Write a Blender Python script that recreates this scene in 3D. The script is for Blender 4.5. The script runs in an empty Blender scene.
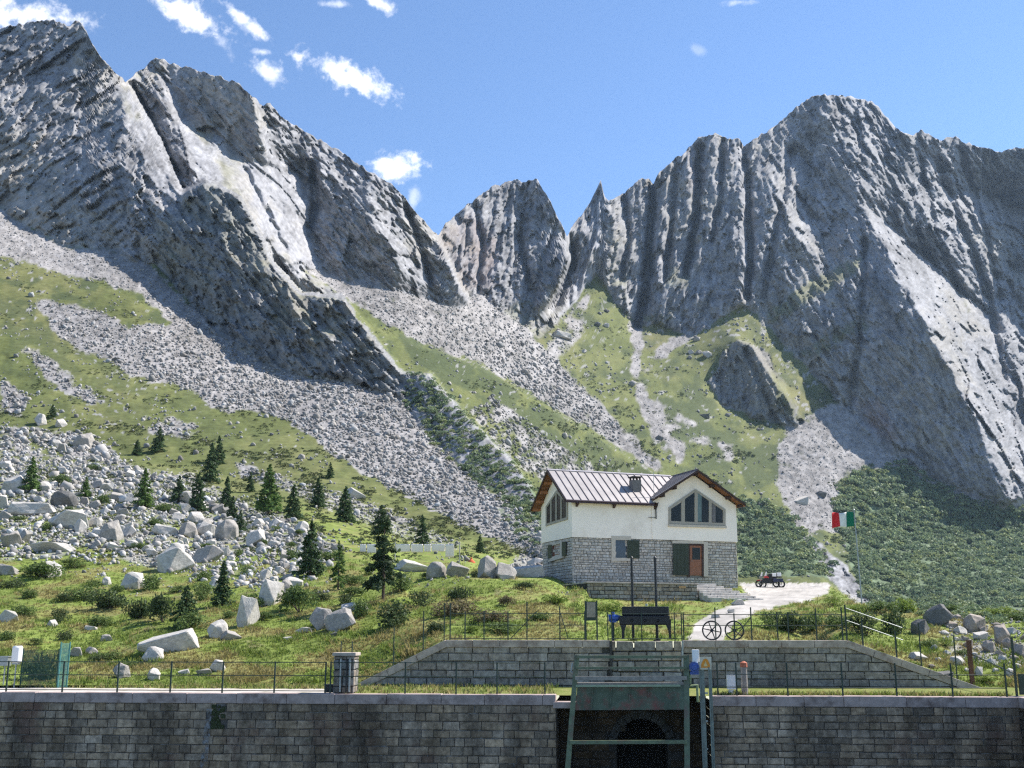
import bpy, bmesh, math, random
import numpy as np
from mathutils import Vector, Matrix, geometry
R = math.radians
sc = bpy.context.scene
COL = sc.collection
rnd = random.Random(7)
rng = np.random.default_rng(11)

# ------------------------------------------------------------------ camera
F, TILT, EYE = 1100.0, R(12.6), 10.0
CT, ST = math.cos(TILT), math.sin(TILT)
cam_d = bpy.data.cameras.new('camera'); cam = bpy.data.objects.new('camera', cam_d); COL.objects.link(cam)
cam.location = (0, 0, EYE); cam.rotation_euler = (R(90) + TILT, 0, 0)
cam_d.sensor_width = 36; cam_d.lens = 36 * F / 1024; cam_d.clip_start = 0.5; cam_d.clip_end = 20000
sc.camera = cam

def ray(px, py):
    dx = (np.asarray(px, float) - 512) / F; dz = (384 - np.asarray(py, float)) / F
    fy = CT - dz * ST
    return dx / fy, (ST + dz * CT) / fy          # x and z per metre of forward distance
def P(px, py, Y):
    a, b = ray(px, py)
    return Vector((float(a * Y), float(Y), float(EYE + b * Y)))
def Yz(py, z):                                    # forward distance at which a level z (above eye) shows at row py
    return z / float(ray(512, py)[1])
def hit(px, py, p0, n):                           # where the line of sight through a pixel meets a wall plane
    a, b = ray(px, py); d = Vector((float(a), 1, float(b)))
    o = Vector((0, 0, EYE))
    return o + d * ((p0 - o).dot(n) / d.dot(n))

# ------------------------------------------------------------------ noise
_perm = rng.permutation(256); _perm = np.concatenate([_perm, _perm, _perm])
_g = rng.normal(size=(256, 3)); _g /= np.linalg.norm(_g, axis=1)[:, None]
def perlin(x, y, z):
    xi = np.floor(x).astype(np.int64); yi = np.floor(y).astype(np.int64); zi = np.floor(z).astype(np.int64)
    xf, yf, zf = x - xi, y - yi, z - zi
    u, v, w = [t * t * t * (t * (t * 6 - 15) + 10) for t in (xf, yf, zf)]
    xi &= 255; yi &= 255; zi &= 255
    def gr(i, j, k):
        g = _g[_perm[_perm[_perm[(xi + i) & 255] + ((yi + j) & 255)] + ((zi + k) & 255)]]
        return g[..., 0] * (xf - i) + g[..., 1] * (yf - j) + g[..., 2] * (zf - k)
    l = lambda a, b, t: a + t * (b - a)
    return l(l(l(gr(0,0,0), gr(1,0,0), u), l(gr(0,1,0), gr(1,1,0), u), v),
             l(l(gr(0,0,1), gr(1,0,1), u), l(gr(0,1,1), gr(1,1,1), u), v), w) * 1.6
def fbm(x, y, z, oct=4, gain=.5):
    s = 0; a = 1
    for i in range(oct):
        s = s + a * perlin(x * 2**i + 17.3 * i, y * 2**i + 5.1 * i, z * 2**i + 9.7 * i); a *= gain
    return s
def ridged(x, y, z, oct=5, gain=.55):
    s = 0; a = 1
    for i in range(oct):
        s = s + a * (1 - 2 * np.abs(perlin(x * 2**i + 3.3 * i, y * 2**i + 15.1 * i, z * 2**i + 7.7 * i))); a *= gain
    return s
def sstep(a, b, x):
    t = np.clip((x - a) / (b - a), 0, 1); return t * t * (3 - 2 * t)

def inpoly(pts, qx, qy):
    pts = np.array(pts, float); m = np.zeros(qx.shape, bool)
    bx = (qx >= pts[:,0].min()) & (qx <= pts[:,0].max()) & (qy >= pts[:,1].min()) & (qy <= pts[:,1].max())
    if not bx.any(): return m
    x, y = qx[bx], qy[bx]; r = np.zeros(x.shape, bool); j = len(pts) - 1
    for i in range(len(pts)):
        xi, yi = pts[i]; xj, yj = pts[j]
        if yi != yj:
            c = ((yi > y) != (yj > y)) & (x < (xj - xi) * (y - yi) / (yj - yi) + xi); r ^= c
        j = i
    m[bx] = r; return m

# ------------------------------------------------------------------ terrain: slopes and aspects of every face of the valley
X0, X1, Y0r, Y1r, STEP = -140, 1164, -20, 704, 2
gx = np.arange(X0, X1 + 1, STEP); gy = np.arange(Y0r, Y1r + 1, STEP)
GX, GY = np.meshgrid(gx, gy)
NX, NY = len(gx), len(gy)

SKY = [(-140,95),(-60,52),(-25,38),(0,29),(18,24),(28,22),(48,19),(58,22),(70,25),(75,20),(80,21),(87,32),(94,46),(103,60),(115,72),(125,82),(132,76),(146,66),(152,59),(158,57),(166,62),(185,67),(205,72),(222,78),(240,84),(250,94),(256,100),(264,106),(270,102),(280,116),(298,127),(318,139),(340,151),(358,164),(370,172),(392,184),(404,196),(412,207),(425,222),(434,232),(438,236),(446,224),(455,215),(468,204),(480,195),(492,187),(500,184),(510,181),(520,180),(526,182),(537,178),(542,187),(549,198),(555,211),(560,222),(564,230),(567,237),(571,227),(577,221),(582,215),(586,208),(591,200),(595,192),(598,186),(601,180),(603,191),(605,197),(609,201),(618,198),(628,189),(641,179),(649,180),(653,184),(660,172),(672,161),(681,156),(690,146),(698,137),(708,136),(715,132),(722,137),(728,139),(738,139),(744,146),(756,138),(770,129),(785,117),(796,108),(804,101),(812,96),(826,95),(840,95),(856,98),(866,100),(876,104),(886,116),(896,128),(904,133),(914,134),(922,130),(932,136),(942,141),(948,138),(956,136),(962,142),(970,144),(980,147),(990,148),(1000,152),(1008,150),(1016,147),(1024,149),(1060,160),(1100,150),(1164,175)]
sky_x, sky_y = np.array(SKY, float).T
def skyline(px):
    return np.interp(px, sky_x, sky_y)

HILL_L = [(-140,180),(0,207),(25,225),(60,247),(110,250),(150,265),(190,305),(230,345),(285,374),(340,378),(400,396),(430,440),(480,480),(545,520),(562,560),(562,704),(-140,704)]
FACES = [ # polygon, slope, aspect (0 faces the viewer, + to the right)
 ([(-140,-20),(1164,-20),(1164,704),(-140,704)], 56, 5),
 (HILL_L, 31, 35),
 ([(-140,-20),(78,-20),(125,80),(121,95),(135,150),(158,200),(185,235),(150,245),(110,250),(60,247),(0,207),(-140,180)], 66, -18),
 ([(0,40),(40,60),(75,60),(40,120),(0,150)], 60, 0),
 ([(70,90),(110,85),(118,100),(80,150),(30,190),(10,180)], 64, -8),
 ([(100,160),(135,155),(160,200),(130,200),(112,185)], 52, 25),
 ([(121,82),(128,84),(160,140),(182,190),(178,203),(160,198),(138,150),(120,96)], 58, 60),
 ([(128,84),(155,50),(163,80),(172,120),(190,175),(180,185),(160,140)], 64, -30),
 ([(163,80),(172,90),(186,125),(200,132),(235,138),(228,155),(268,165),(300,172),(318,180),(330,215),(308,225),(318,268),(275,255),(262,235),(240,195),(205,178),(190,165),(172,118)], 50, 62),
 ([(160,50),(205,60),(250,85),(255,120),(268,163),(228,155),(233,138),(200,132),(186,122),(173,88)], 76, -32),
 ([(250,85),(262,98),(268,130),(282,165),(268,163),(256,122)], 60, 75),
 ([(264,98),(300,125),(360,155),(400,180),(440,236),(462,290),(456,308),(400,292),(330,272),(318,268),(308,225),(330,215),(318,180),(282,165),(268,130)], 56, 30),
 ([(300,170),(308,160),(318,165),(322,195),(312,205)], 72, -50),
 ([(318,205),(350,198),(368,193),(376,232),(392,245),(402,272),(396,288),(325,270),(308,228)], 74, -35),
 ([(368,193),(385,205),(410,245),(425,285),(402,272),(392,245),(376,232)], 55, 60),
 ([(425,250),(440,240),(462,290),(456,308),(430,300)], 72, -25),
 ([(150,245),(180,207),(205,180),(240,195),(262,235),(272,262),(240,262),(215,235),(190,232)], 54, 5),
 ([(152,255),(175,235),(200,228),(222,240),(235,265),(262,275),(300,296),(345,300),(372,338),(403,374),(408,392),(400,398),(340,379),(285,375),(230,347),(185,308)], 74, -28),
 ([(170,245),(200,232),(215,240),(222,262),(205,300),(185,280)], 78, -40),
 ([(262,262),(300,290),(325,335),(310,332),(290,300),(265,275)], 52, 50),
 ([(300,266),(330,273),(400,293),(462,309),(478,292),(500,310),(540,340),(580,380),(650,460),(665,480),(655,500),(560,500),(480,450),(430,400),(403,372),(372,336),(345,298)], 33, 18),
 ([(400,392),(404,374),(430,373),(470,418),(520,468),(548,512),(520,508),(470,478),(430,442)], 52, -25),
 ([(437,236),(446,215),(480,185),(505,175),(510,240),(500,300),(470,294),(455,270)], 62, 28),
 ([(505,170),(545,170),(570,240),(562,285),(545,297),(515,310),(500,300),(512,240)], 68, -30),
 ([(470,294),(490,262),(515,290),(545,297),(515,310)], 56, 0),
 ([(601,170),(605,210),(602,250),(592,292),(560,312),(556,292),(570,262),(566,238),(585,210)], 60, 5),
 ([(604,185),(650,170),(652,210),(646,285),(636,322),(618,300),(606,262)], 62, 22),
 ([(651,178),(661,172),(655,250),(650,290),(637,327),(630,320),(644,280),(648,230)], 78, -45),
 ([(660,160),(698,135),(696,200),(688,270),(690,300),(672,330),(650,320),(654,260)], 66, -10),
 ([(668,290),(690,296),(676,326),(672,338),(655,320),(637,328),(645,292)], 75, -40),
 ([(698,150),(704,145),(698,230),(690,278),(683,270),(691,220)], 78, -50),
 ([(703,120),(742,130),(745,200),(742,240),(720,240),(703,272),(698,230)], 64, 0),
 ([(703,272),(722,240),(745,243),(748,298),(715,316),(676,334),(674,322),(690,298)], 75, -35),
 ([(742,140),(748,140),(752,290),(745,300),(743,230)], 52, 30),
 ([(745,140),(780,110),(815,90),(822,130),(795,140),(785,200),(762,300),(752,290)], 60, -12),
 ([(790,150),(815,165),(803,200),(822,232),(817,262),(800,242),(778,218),(784,170)], 46, 32),
 ([(752,210),(776,215),(800,244),(812,262),(800,285),(768,308),(755,290)], 64, -15),
 ([(818,97),(832,130),(850,165),(872,215),(868,235),(862,268),(832,290),(817,262),(822,232),(806,200),(815,165)], 74, -42),
 ([(768,310),(800,285),(835,270),(864,255),(864,268),(802,306),(770,326)], 42, 5),
 ([(770,326),(802,306),(864,270),(864,320),(832,332),(800,352),(785,345)], 74, -32),
 ([(800,352),(830,332),(866,316),(866,330),(836,346),(806,362)], 44, 5),
 ([(806,362),(860,334),(856,400),(840,402)], 66, -30),
 ([(868,232),(900,290),(940,350),(962,385),(985,440),(1010,500),(1003,502),(930,478),(880,443),(848,403),(860,330),(864,270)], 75, -42),
 ([(818,80),(895,110),(1024,130),(1164,150),(1164,500),(1010,500),(985,440),(940,350),(872,225),(850,165),(828,130)], 54, 48),
 ([(826,95),(880,100),(900,130),(880,165),(850,150)], 56, 25),
 ([(885,165),(920,158),(950,168),(952,195),(920,200),(890,192)], 66, 0),
 ([(920,200),(985,190),(1030,210),(1030,330),(985,310),(950,260)], 54, 38),
 ([(985,310),(1012,300),(1164,330),(1164,450),(1024,440),(1000,400)], 58, 18),
 ([(1008,258),(1024,252),(1164,250),(1164,330),(1024,330),(1013,300)], 76, -40),
 ([(540,348),(575,302),(598,272),(612,300),(640,327),(690,336),(745,310),(770,330),(800,360),(840,402),(880,445),(840,500),(820,600),(560,600),(650,475),(580,385)], 33, 2),
 ([(820,600),(840,500),(848,403),(880,443),(930,478),(1003,502),(1164,500),(1164,640),(820,640)], 31, -22),
 ([(738,338),(752,344),(777,382),(798,422),(790,427),(760,420),(722,407),(709,382),(722,355)], 74, -35),
 ([(752,344),(766,350),(798,408),(804,424),(796,424),(777,382)], 55, 20),
 ([(800,535),(815,538),(845,565),(872,602),(850,602),(825,572)], 44, -15),
]
OCC = [
 [(205,180),(240,195),(262,235),(272,262),(300,293),(345,298),(372,335),(403,372),(430,373),(470,418),(520,468),(548,512),(556,545),(560,562),(566,582)],
 [(438,236),(450,262),(462,290),(470,302)],
 [(567,237),(570,262),(558,290),(545,310)],
 [(410,342),(480,366),(560,414),(655,472)],
 [(738,338),(752,344),(777,382)],
 [(128,84),(140,105),(160,140),(182,192),(205,180)],
 [(840,402),(870,430)],
 [(400,579),(470,577),(540,579),(566,580),(585,586),(740,584),(830,586),(868,606),(960,607),(1040,612),(1164,612)],
]
# forward distance of known points
NEAR = [(-140,700,40),(0,700,40),(512,700,40),(1164,700,40),
 (-140,686,47),(0,685,47.5),(150,684.5,48),(300,684,48.4),(357,684,49.6),(400,663,49.7),(445,641,49.6),(610,641,48.8),(720,641,48.4),(848,641,47.8),(915,664,47.3),(985,690,46.6),(1024,690,46.6),(1164,690,46),
 (357,700,49),(445,700,49),(848,700,47),(985,700,46),
 (-140,640,57),(0,640,57),(150,645,55),(240,640,56),(300,650,54),(380,630,56),(420,622,55),
 (-140,600,72),(0,600,72),(100,605,70),(200,600,70),(300,600,66),(380,600,63),(450,606,59),(520,612,57),(570,615,56),
 (375,585,71),(375,577,75),(400,580,68.5),(470,578,68),(540,580,69),(585,592,66),
 (566,577,82),(405,574,77),(470,573,80),(545,573,82),(390,560,90),(470,560,96),(545,560,98),
 (588,604,67.5),(640,606,69.3),(697,604,71),(640,625,57),(560,628,53),
 (700,628,56),(740,600,72),(748,588,82),(790,588,83),(826,590,82),(690,638,50),(740,620,58),(800,612,62),(850,612,61),(850,630,53),
 (588,586,74),(740,586,80),(660,585,78),
 (900,606,66),(960,612,64),(1024,618,63),(1164,618,62),(930,635,55),(1024,650,52),(1164,650,52),(960,665,49),
 (-140,560,90),(0,560,90),(100,555,92),(200,560,90),(300,555,90),(350,570,80),
 (-140,520,112),(0,520,112),(150,520,112),(300,525,108),(370,545,98),
 (-140,470,145),(0,470,145),(150,480,140),(300,500,130),(420,545,118)]
FAR = [(-140,430,178),(0,430,180),(120,445,175),(250,475,165),(400,520,150),(540,556,135),
 (0,232,480),(-140,205,520),(150,264,400),(285,373,325),(400,396,320),(545,530,215),
 (75,248,440),(75,20,620),(0,29,680),(-140,95,740),(125,82,600),(-140,-20,700),(1164,-20,1000),(512,-20,1000),
 (155,58,760),(205,72,750),(262,105,720),(300,135,700),(400,190,650),(440,240,630),(270,257,580),(400,292,570),(462,306,560),
 (205,180,450),(240,195,440),(300,293,350),(372,335,335),(403,372,325),(160,140,640),
 (446,226,930),(510,180,950),(562,232,930),(515,310,860),(472,296,830),
 (600,183,850),(572,300,780),(600,280,740),
 (645,178,830),(640,326,680),(715,133,830),(745,300,700),(745,146,850),(815,97,900),(835,95,900),(895,125,920),(1024,150,940),(1164,160,940),(870,230,690),(940,350,570),(1010,500,410),(930,477,450),(850,402,550),(800,360,590),(1024,400,560),
 (1024,505,410),(1164,500,410),(1164,606,190),(1024,606,190),(960,601,192),(872,598,192),(834,580,190),(740,578,190),(548,566,390),(600,576,190),(650,470,380),(480,370,520),(560,350,640),(690,336,650),(780,440,460)]

FAR = [(x, y, Y * (2.3 if x >= 565 or (x > 430 and y < 320) or (x, y) == (480, 370) else 1.6 if (y < 310 and 150 < x < 465 and (x, y) not in ((205,180),(240,195),(300,293),(160,140),(150,264))) else 1)) for x, y, Y in FAR]
def linear_surface(points):
    vs = [Vector((p[0], p[1])) for p in points]
    V, E, T, ov, oe, of = geometry.delaunay_2d_cdt(vs, [], [], 0, 1e-4)
    vals = [math.log(points[o[0]][2]) if o else 0 for o in ov]
    out = np.full(GX.shape, np.nan)
    for t in T:
        (ax, ay), (bx, by), (cx, cy) = V[t[0]], V[t[1]], V[t[2]]
        d = (by - cy) * (ax - cx) + (cx - bx) * (ay - cy)
        if abs(d) < 1e-9: continue
        i0 = max(0, int((min(ax, bx, cx) - X0) // STEP)); i1 = min(NX - 1, int((max(ax, bx, cx) - X0) // STEP) + 1)
        j0 = max(0, int((min(ay, by, cy) - Y0r) // STEP)); j1 = min(NY - 1, int((max(ay, by, cy) - Y0r) // STEP) + 1)
        if i1 < i0 or j1 < j0: continue
        xs = GX[j0:j1+1, i0:i1+1]; ys = GY[j0:j1+1, i0:i1+1]
        l0 = ((by - cy) * (xs - cx) + (cx - bx) * (ys - cy)) / d
        l1 = ((cy - ay) * (xs - cx) + (ax - cx) * (ys - cy)) / d
        l2 = 1 - l0 - l1
        m = (l0 >= -1e-6) & (l1 >= -1e-6) & (l2 >= -1e-6)
        v = l0 * vals[t[0]] + l1 * vals[t[1]] + l2 * vals[t[2]]
        out[j0:j1+1, i0:i1+1][m] = v[m]
    # fill what lies outside the hull from the side
    for j in range(NY):
        row = out[j]; ok = ~np.isnan(row)
        if ok.any(): out[j] = np.interp(np.arange(NX), np.arange(NX)[ok], row[ok])
    bad = np.isnan(out).all(axis=1)
    for j in np.where(bad)[0]:
        k = np.argmin(np.where(bad, 1e9, np.abs(np.arange(NY) - j))); out[j] = out[k]
    return out

def blur(a, n=1):
    for _ in range(n):
        a = np.pad(a, 1, mode='edge'); a = (a[:-2,1:-1] + a[2:,1:-1] + a[1:-1,:-2] + a[1:-1,2:] + 2 * a[1:-1,1:-1]) / 6
    return a
NEAR_EDGE = [(-140,440),(0,440),(120,450),(250,480),(390,520),(545,560),(566,578),(585,586),(740,584),(830,586),(868,606),(960,607),(1040,612),(1164,612)]
near = inpoly(NEAR_EDGE + [(1164,720),(-140,720)], GX, GY).astype(float)
LEFT_NEAR = [q for q in NEAR if q[0] <= 420 and q[1] <= 560]
Un = linear_surface(NEAR + [q for q in FAR if q[0] <= 545 and 420 < q[1] < 560]); Uf = linear_surface(FAR + LEFT_NEAR + [(548,566,390)])
keep = blur(np.maximum(inpoly([(572,572),(745,572),(745,612),(572,612)], GX, GY), inpoly([(370,556),(600,556),(860,575),(1164,600),(1164,640),(880,630),(600,600),(370,592)], GX, GY)).astype(float), 4)
Un = blur(Un, 70) * (1 - keep) + blur(Un, 3) * keep
U0 = np.where(near > .5, Un, Uf)
warp_x = GX + 3.0 * perlin(GX / 14., GY / 14., 0 * GX) + 1.5 * perlin(GX / 5., GY / 5., 3 + 0 * GX)
warp_y = GY + 3.0 * perlin(GX / 14., GY / 14., 9 + 0 * GX) + 1.5 * perlin(GX / 5., GY / 5., 6 + 0 * GX)
slope = np.zeros(GX.shape); aspect = np.zeros(GX.shape); rock = np.zeros(GX.shape)
for poly, s, a in FACES:
    m = inpoly(poly, warp_x, warp_y); slope[m] = s; aspect[m] = a
def blur(a, n=1):
    for _ in range(n):
        a = np.pad(a, 1, mode='edge'); a = (a[:-2,1:-1] + a[2:,1:-1] + a[1:-1,:-2] + a[1:-1,2:] + 2 * a[1:-1,1:-1]) / 6
    return a
nsx = np.sin(np.radians(aspect)) * np.sin(np.radians(slope)); nsy = -np.cos(np.radians(aspect)) * np.sin(np.radians(slope)); nsz = np.cos(np.radians(slope))
RX, RZ = ray(GX, GY)
def lognr(nx, ny, nz, rx, rz): return np.log(np.maximum(-(nx * rx + ny + nz * rz), 0.10))
a2 = lambda a: (a[:, 1:] + a[:, :-1]) / 2
b2 = lambda a: (a[1:] + a[:-1]) / 2
n3 = (a2(nsx), a2(nsy), a2(nsz)); gX = -lognr(*n3, RX[:, 1:], RZ[:, 1:]) + lognr(*n3, RX[:, :-1], RZ[:, :-1])
n3 = (b2(nsx), b2(nsy), b2(nsz)); gY = -lognr(*n3, RX[1:], RZ[1:]) + lognr(*n3, RX[:-1], RZ[:-1])
nx_, ny_ = a2(near) > .9, b2(near) > .9
gX = np.where(nx_, U0[:, 1:] - U0[:, :-1], gX); gY = np.where(ny_, U0[1:] - U0[:-1], gY)
WX = np.ones(gX.shape); WY = np.ones(gY.shape)
cut = np.zeros(GX.shape, bool)
for line in OCC:
    for (xa, ya), (xb, yb) in zip(line[:-1], line[1:]):
        n = int(max(abs(xb - xa), abs(yb - ya))) + 1
        for t in np.linspace(0, 1, n * 2):
            cut[int(round((ya + (yb - ya) * t - Y0r) / STEP)), int(round((xa + (xb - xa) * t - X0) / STEP))] = True
WX[cut[:, 1:] | cut[:, :-1]] = 0.004; WY[cut[1:] | cut[:-1]] = 0.004
air = GY < skyline(GX) - 3
WX[air[:, 1:] | air[:, :-1]] *= .02; WY[air[1:] | air[:-1]] *= .02
firm = np.where((slope >= 70) & (near < .5), 3.0, 1.0); WX *= np.minimum(firm[:, 1:], firm[:, :-1]); WY *= np.minimum(firm[1:], firm[:-1])
LAM = np.where(near > .5, .15, 4.0e-6)
LAM = np.where((near < .5) & (GX > 575) & (GY > 520), .004, LAM)
def Aop(u):
    r = LAM * u
    d = WX * (u[:, 1:] - u[:, :-1]); r[:, 1:] += d; r[:, :-1] -= d
    d = WY * (u[1:] - u[:-1]); r[1:] += d; r[:-1] -= d
    return r
b = LAM * U0
d = WX * gX; b[:, 1:] += d; b[:, :-1] -= d
d = WY * gY; b[1:] += d; b[:-1] -= d
diag = LAM.copy(); diag[:, 1:] += WX; diag[:, :-1] += WX; diag[1:] += WY; diag[:-1] += WY
U = U0.copy(); r = b - Aop(U); zv = r / diag; p = zv.copy(); rz_ = (r * zv).sum()
for it in range(3600):
    Ap = Aop(p); al = rz_ / (p * Ap).sum(); U += al * p; r -= al * Ap
    zv = r / diag; rn = (r * zv).sum()
    if rn < 1e-9: break
    p = zv + rn / rz_ * p; rz_ = rn

# gullies cut into the faces
for depth, wid, line in [(26,4,[(653,182),(651,230),(646,290),(637,326)]),(24,3.5,[(700,148),(697,200),(694,235),(686,274)]),(22,3.5,[(744,146),(748,200),(750,250),(747,296)]),(20,4,[(567,238),(573,262),(566,285),(556,306)]),(12,3,[(624,195),(628,240),(622,280)]),(12,3,[(676,160),(672,220),(664,280)]),(12,3,[(722,140),(722,190),(712,240)]),
  (18,4,[(128,84),(145,112),(162,145),(183,190)]),(14,4,[(312,165),(316,200),(310,225)]),(12,3,[(405,205),(418,240),(430,280)]),(9,3,[(866,240),(862,300),(858,350),(850,398)]),(12,4,[(790,150),(782,200),(764,296)]),(12,4,[(940,170),(962,230),(990,300),(1004,380)]),(9,3,[(920,160),(935,230),(965,310)]),(9,3,[(965,165),(985,230),(1000,300)]),
  (10,3,[(475,205),(482,250),(478,290)]),(10,3,[(525,185),(520,240),(530,290)]),(8,3,[(245,170),(262,205),(285,250)]),(6,2.5,[(745,350),(762,385),(778,420)])]:
    dmin = np.full(GX.shape, 1e9); wob = 2.5 * perlin(GX / 9., GY / 9., 0 * GX + depth)
    for (xa, ya), (xb, yb) in zip(line[:-1], line[1:]):
        L2 = (xb - xa) ** 2 + (yb - ya) ** 2; t = np.clip(((GX - xa) * (xb - xa) + (GY - ya) * (yb - ya)) / L2, 0, 1)
        dmin = np.minimum(dmin, np.hypot(GX + wob - xa - t * (xb - xa), GY - ya - t * (yb - ya)))
    U = U + np.log(1 + depth * 1.2 / 600. * np.exp(-(dmin / wid) ** 2))

def bil(A, px, py):
    fx = np.clip((px - X0) / STEP, 0, NX - 1.001); fy = np.clip((py - Y0r) / STEP, 0, NY - 1.001)
    i = fx.astype(int); j = fy.astype(int); s = fx - i; t = fy - j
    return (A[j, i] * (1 - s) + A[j, i+1] * s) * (1 - t) + (A[j+1, i] * (1 - s) + A[j+1, i+1] * s) * t

# ------------------------------------------------------------------ what grows or lies where
def soft(polys, n=2):
    m = np.zeros(GX.shape)
    for poly in polys:
        w = 1.0
        if isinstance(poly, tuple): poly, w = poly
        k = inpoly(poly, warp_x, warp_y); m[k] = w
    return blur(m, n)
FAN = FACES[-5][0]
ROCK_ON = [([(738,338),(752,344),(766,350),(798,408),(804,424),(796,427),(760,420),(722,407),(709,382),(722,355)], 1.0), ([(800,535),(815,538),(845,565),(872,602),(850,602),(825,572)], 1.0)]
SOIL = [HILL_L, [(300,266),(330,273),(400,293),(462,309),(478,292),(500,310),(540,340),(580,380),(650,460),(665,480),(655,500),(560,560),(480,450),(430,400),(403,372),(372,336),(345,298)],
  [(530,350),(575,302),(598,272),(612,300),(640,327),(655,322),(690,336),(745,305),(770,330),(800,360),(840,402),(880,445),(930,478),(1003,502),(1164,500),(1164,704),(540,704)],
  [(150,262),(165,272),(190,305),(200,322),(185,312),(160,285)]]
m_soil = soft(SOIL, 2)
m_soil = np.clip(m_soil - soft(ROCK_ON, 1) - soft([([(400,392),(404,374),(430,373),(470,418),(520,468),(540,505),(520,500),(470,470),(430,436)], .75)], 2), 0, 1)
m_scree = soft([
 [(-140,160),(0,205),(25,225),(60,247),(110,250),(150,265),(190,305),(230,345),(285,374),(340,378),(400,396),(430,440),(470,480),(545,525),(548,562),(500,540),(460,522),(400,493),(340,459),(306,433),(276,417),(239,410),(226,416),(186,388),(146,380),(110,363),(66,343),(33,298),(100,310),(130,328),(172,325),(140,292),(113,285),(66,273),(0,255),(-140,225)],
 ([(20,350),(40,350),(80,385),(110,400),(90,405),(50,380)], .8), ([(0,375),(30,400),(20,415),(0,412)], .8), ([(150,415),(200,425),(190,440),(140,432)], .5), ([(230,455),(300,480),(380,505),(470,548),(440,552),(340,515),(240,475)], .45),
 ([(0,425),(60,430),(100,435),(130,465),(200,475),(240,500),(300,520),(345,545),(300,580),(260,595),(230,580),(150,570),(100,550),(0,562)], .46),
 [(300,262),(400,288),(462,305),(478,288),(520,318),(545,350),(580,385),(620,425),(665,470),(655,474),(610,440),(560,412),(480,363),(425,345),(400,332),(345,298)],
 ([(490,395),(540,430),(600,470),(560,500),(500,450),(470,410)], .5),
 ([(630,320),(642,327),(640,380),(652,400),(686,450),(680,466),(652,436),(634,390)], .85), ([(655,395),(690,420),(740,450),(730,465),(690,455),(665,430)], .34), ([(650,370),(700,330),(700,325),(660,345),(640,375)], .8),
 ([(785,425),(840,400),(880,445),(930,478),(1003,502),(1164,500),(1164,512),(1000,512),(940,495),(870,470),(835,480),(845,530),(800,535),(785,500),(775,470)], .95),
 ([(555,320),(590,290),(585,330),(560,360),(545,350)], .5),
 ([(920,606),(1164,612),(1164,680),(960,662),(935,635)], .35),
 ([(540,545),(570,560),(570,580),(520,575),(505,566)], .8)], 5)
m_shrub = soft([
 ([(845,478),(900,465),(960,500),(1024,515),(1164,515),(1164,640),(868,606),(850,560),(832,510)], 1.0), ([(738,495),(790,518),(815,545),(846,590),(835,576),(738,576)], .85), ([(490,505),(550,520),(555,552),(520,540)], .5),
 ([(404,378),(430,376),(470,420),(520,470),(552,515),(530,520),(470,476),(430,440),(404,400)], .9)], 2)
m_ochre = soft([([(640,315),(672,312),(668,350),(640,350)], .8), ([(768,310),(800,285),(864,255),(864,268),(802,306),(770,326)], .8), ([(800,352),(830,332),(866,316),(866,330),(836,346),(806,362)], .8),
 ([(180,205),(215,185),(260,240),(270,268),(240,262),(200,225)], .18), ([(480,310),(530,300),(560,330),(540,345)], .5), ([(0,255),(66,275),(140,300),(160,330),(110,360),(0,330)], .35), ([(770,370),(800,390),(835,400),(800,425),(775,400)], .9), ([(610,240),(630,240),(628,300),(612,300)], .5), ([(665,265),(690,270),(690,290),(665,285)], .5)], 2)
m_pale = soft([([(601,183),(604,215),(604,260),(594,292),(562,312),(566,290),(585,250),(590,210)], .7), ([(742,145),(748,145),(752,240),(745,290)], .9), ([(215,140),(262,165),(318,185),(325,215),(305,225),(315,265),(280,255),(240,190)], .6), ([(292,266),(320,272),(330,280),(315,282)], .9), ([(163,85),(172,95),(205,150),(225,180),(200,170)], .5), ([(875,230),(900,255),(940,320),(980,400),(960,380),(900,290)], .2),
 ([(462,309),(478,292),(515,318),(560,370),(500,345)], .4), ([(650,400),(670,425),(690,455),(680,465),(655,430)], .7)], 2)
m_heath = soft([([(392,335),(425,345),(480,368),(560,418),(655,478),(560,500),(520,440),(470,395),(430,372)], .8), ([(0,300),(60,335),(180,400),(300,440),(420,505),(520,560),(300,540),(120,440),(0,420)], .45), ([(690,440),(790,440),(780,500),(740,560),(690,480)], .5), ([(650,395),(700,385),(745,440),(730,470),(690,460)], .6)], 6)
m_dark = soft([[(150,245),(180,207),(205,180),(240,195),(262,235),(272,262),(300,293),(345,298),(372,336),(403,373),(408,392),(400,398),(340,379),(285,375),(230,347),(185,308)], FACES[-3][0], FACES[-2][0]], 2)  # darker, greyer rock colour over the whole spur and the small crag
m_pink = soft([([(440,235),(470,210),(500,240),(490,290),(465,290)], .5), ([(845,395),(880,400),(900,440),(880,440)], .8), ([(690,150),(705,140),(703,180),(690,190)], .5), ([(765,345),(800,360),(830,395),(800,400)], .6)], 3)
PATHS = [[(686,642),(696,622),(716,610),(738,604),(752,598),(744,590),(738,583),(830,583),(829,592),(812,600),(790,604),(760,610),(735,622),(722,642)]]
m_path = np.zeros(GX.shape)
for q in PATHS: m_path[inpoly(q, GX + .5 * (warp_x - GX), GY + .3 * (warp_y - GY))] = 1
m_path = blur(m_path, 1)

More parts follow.
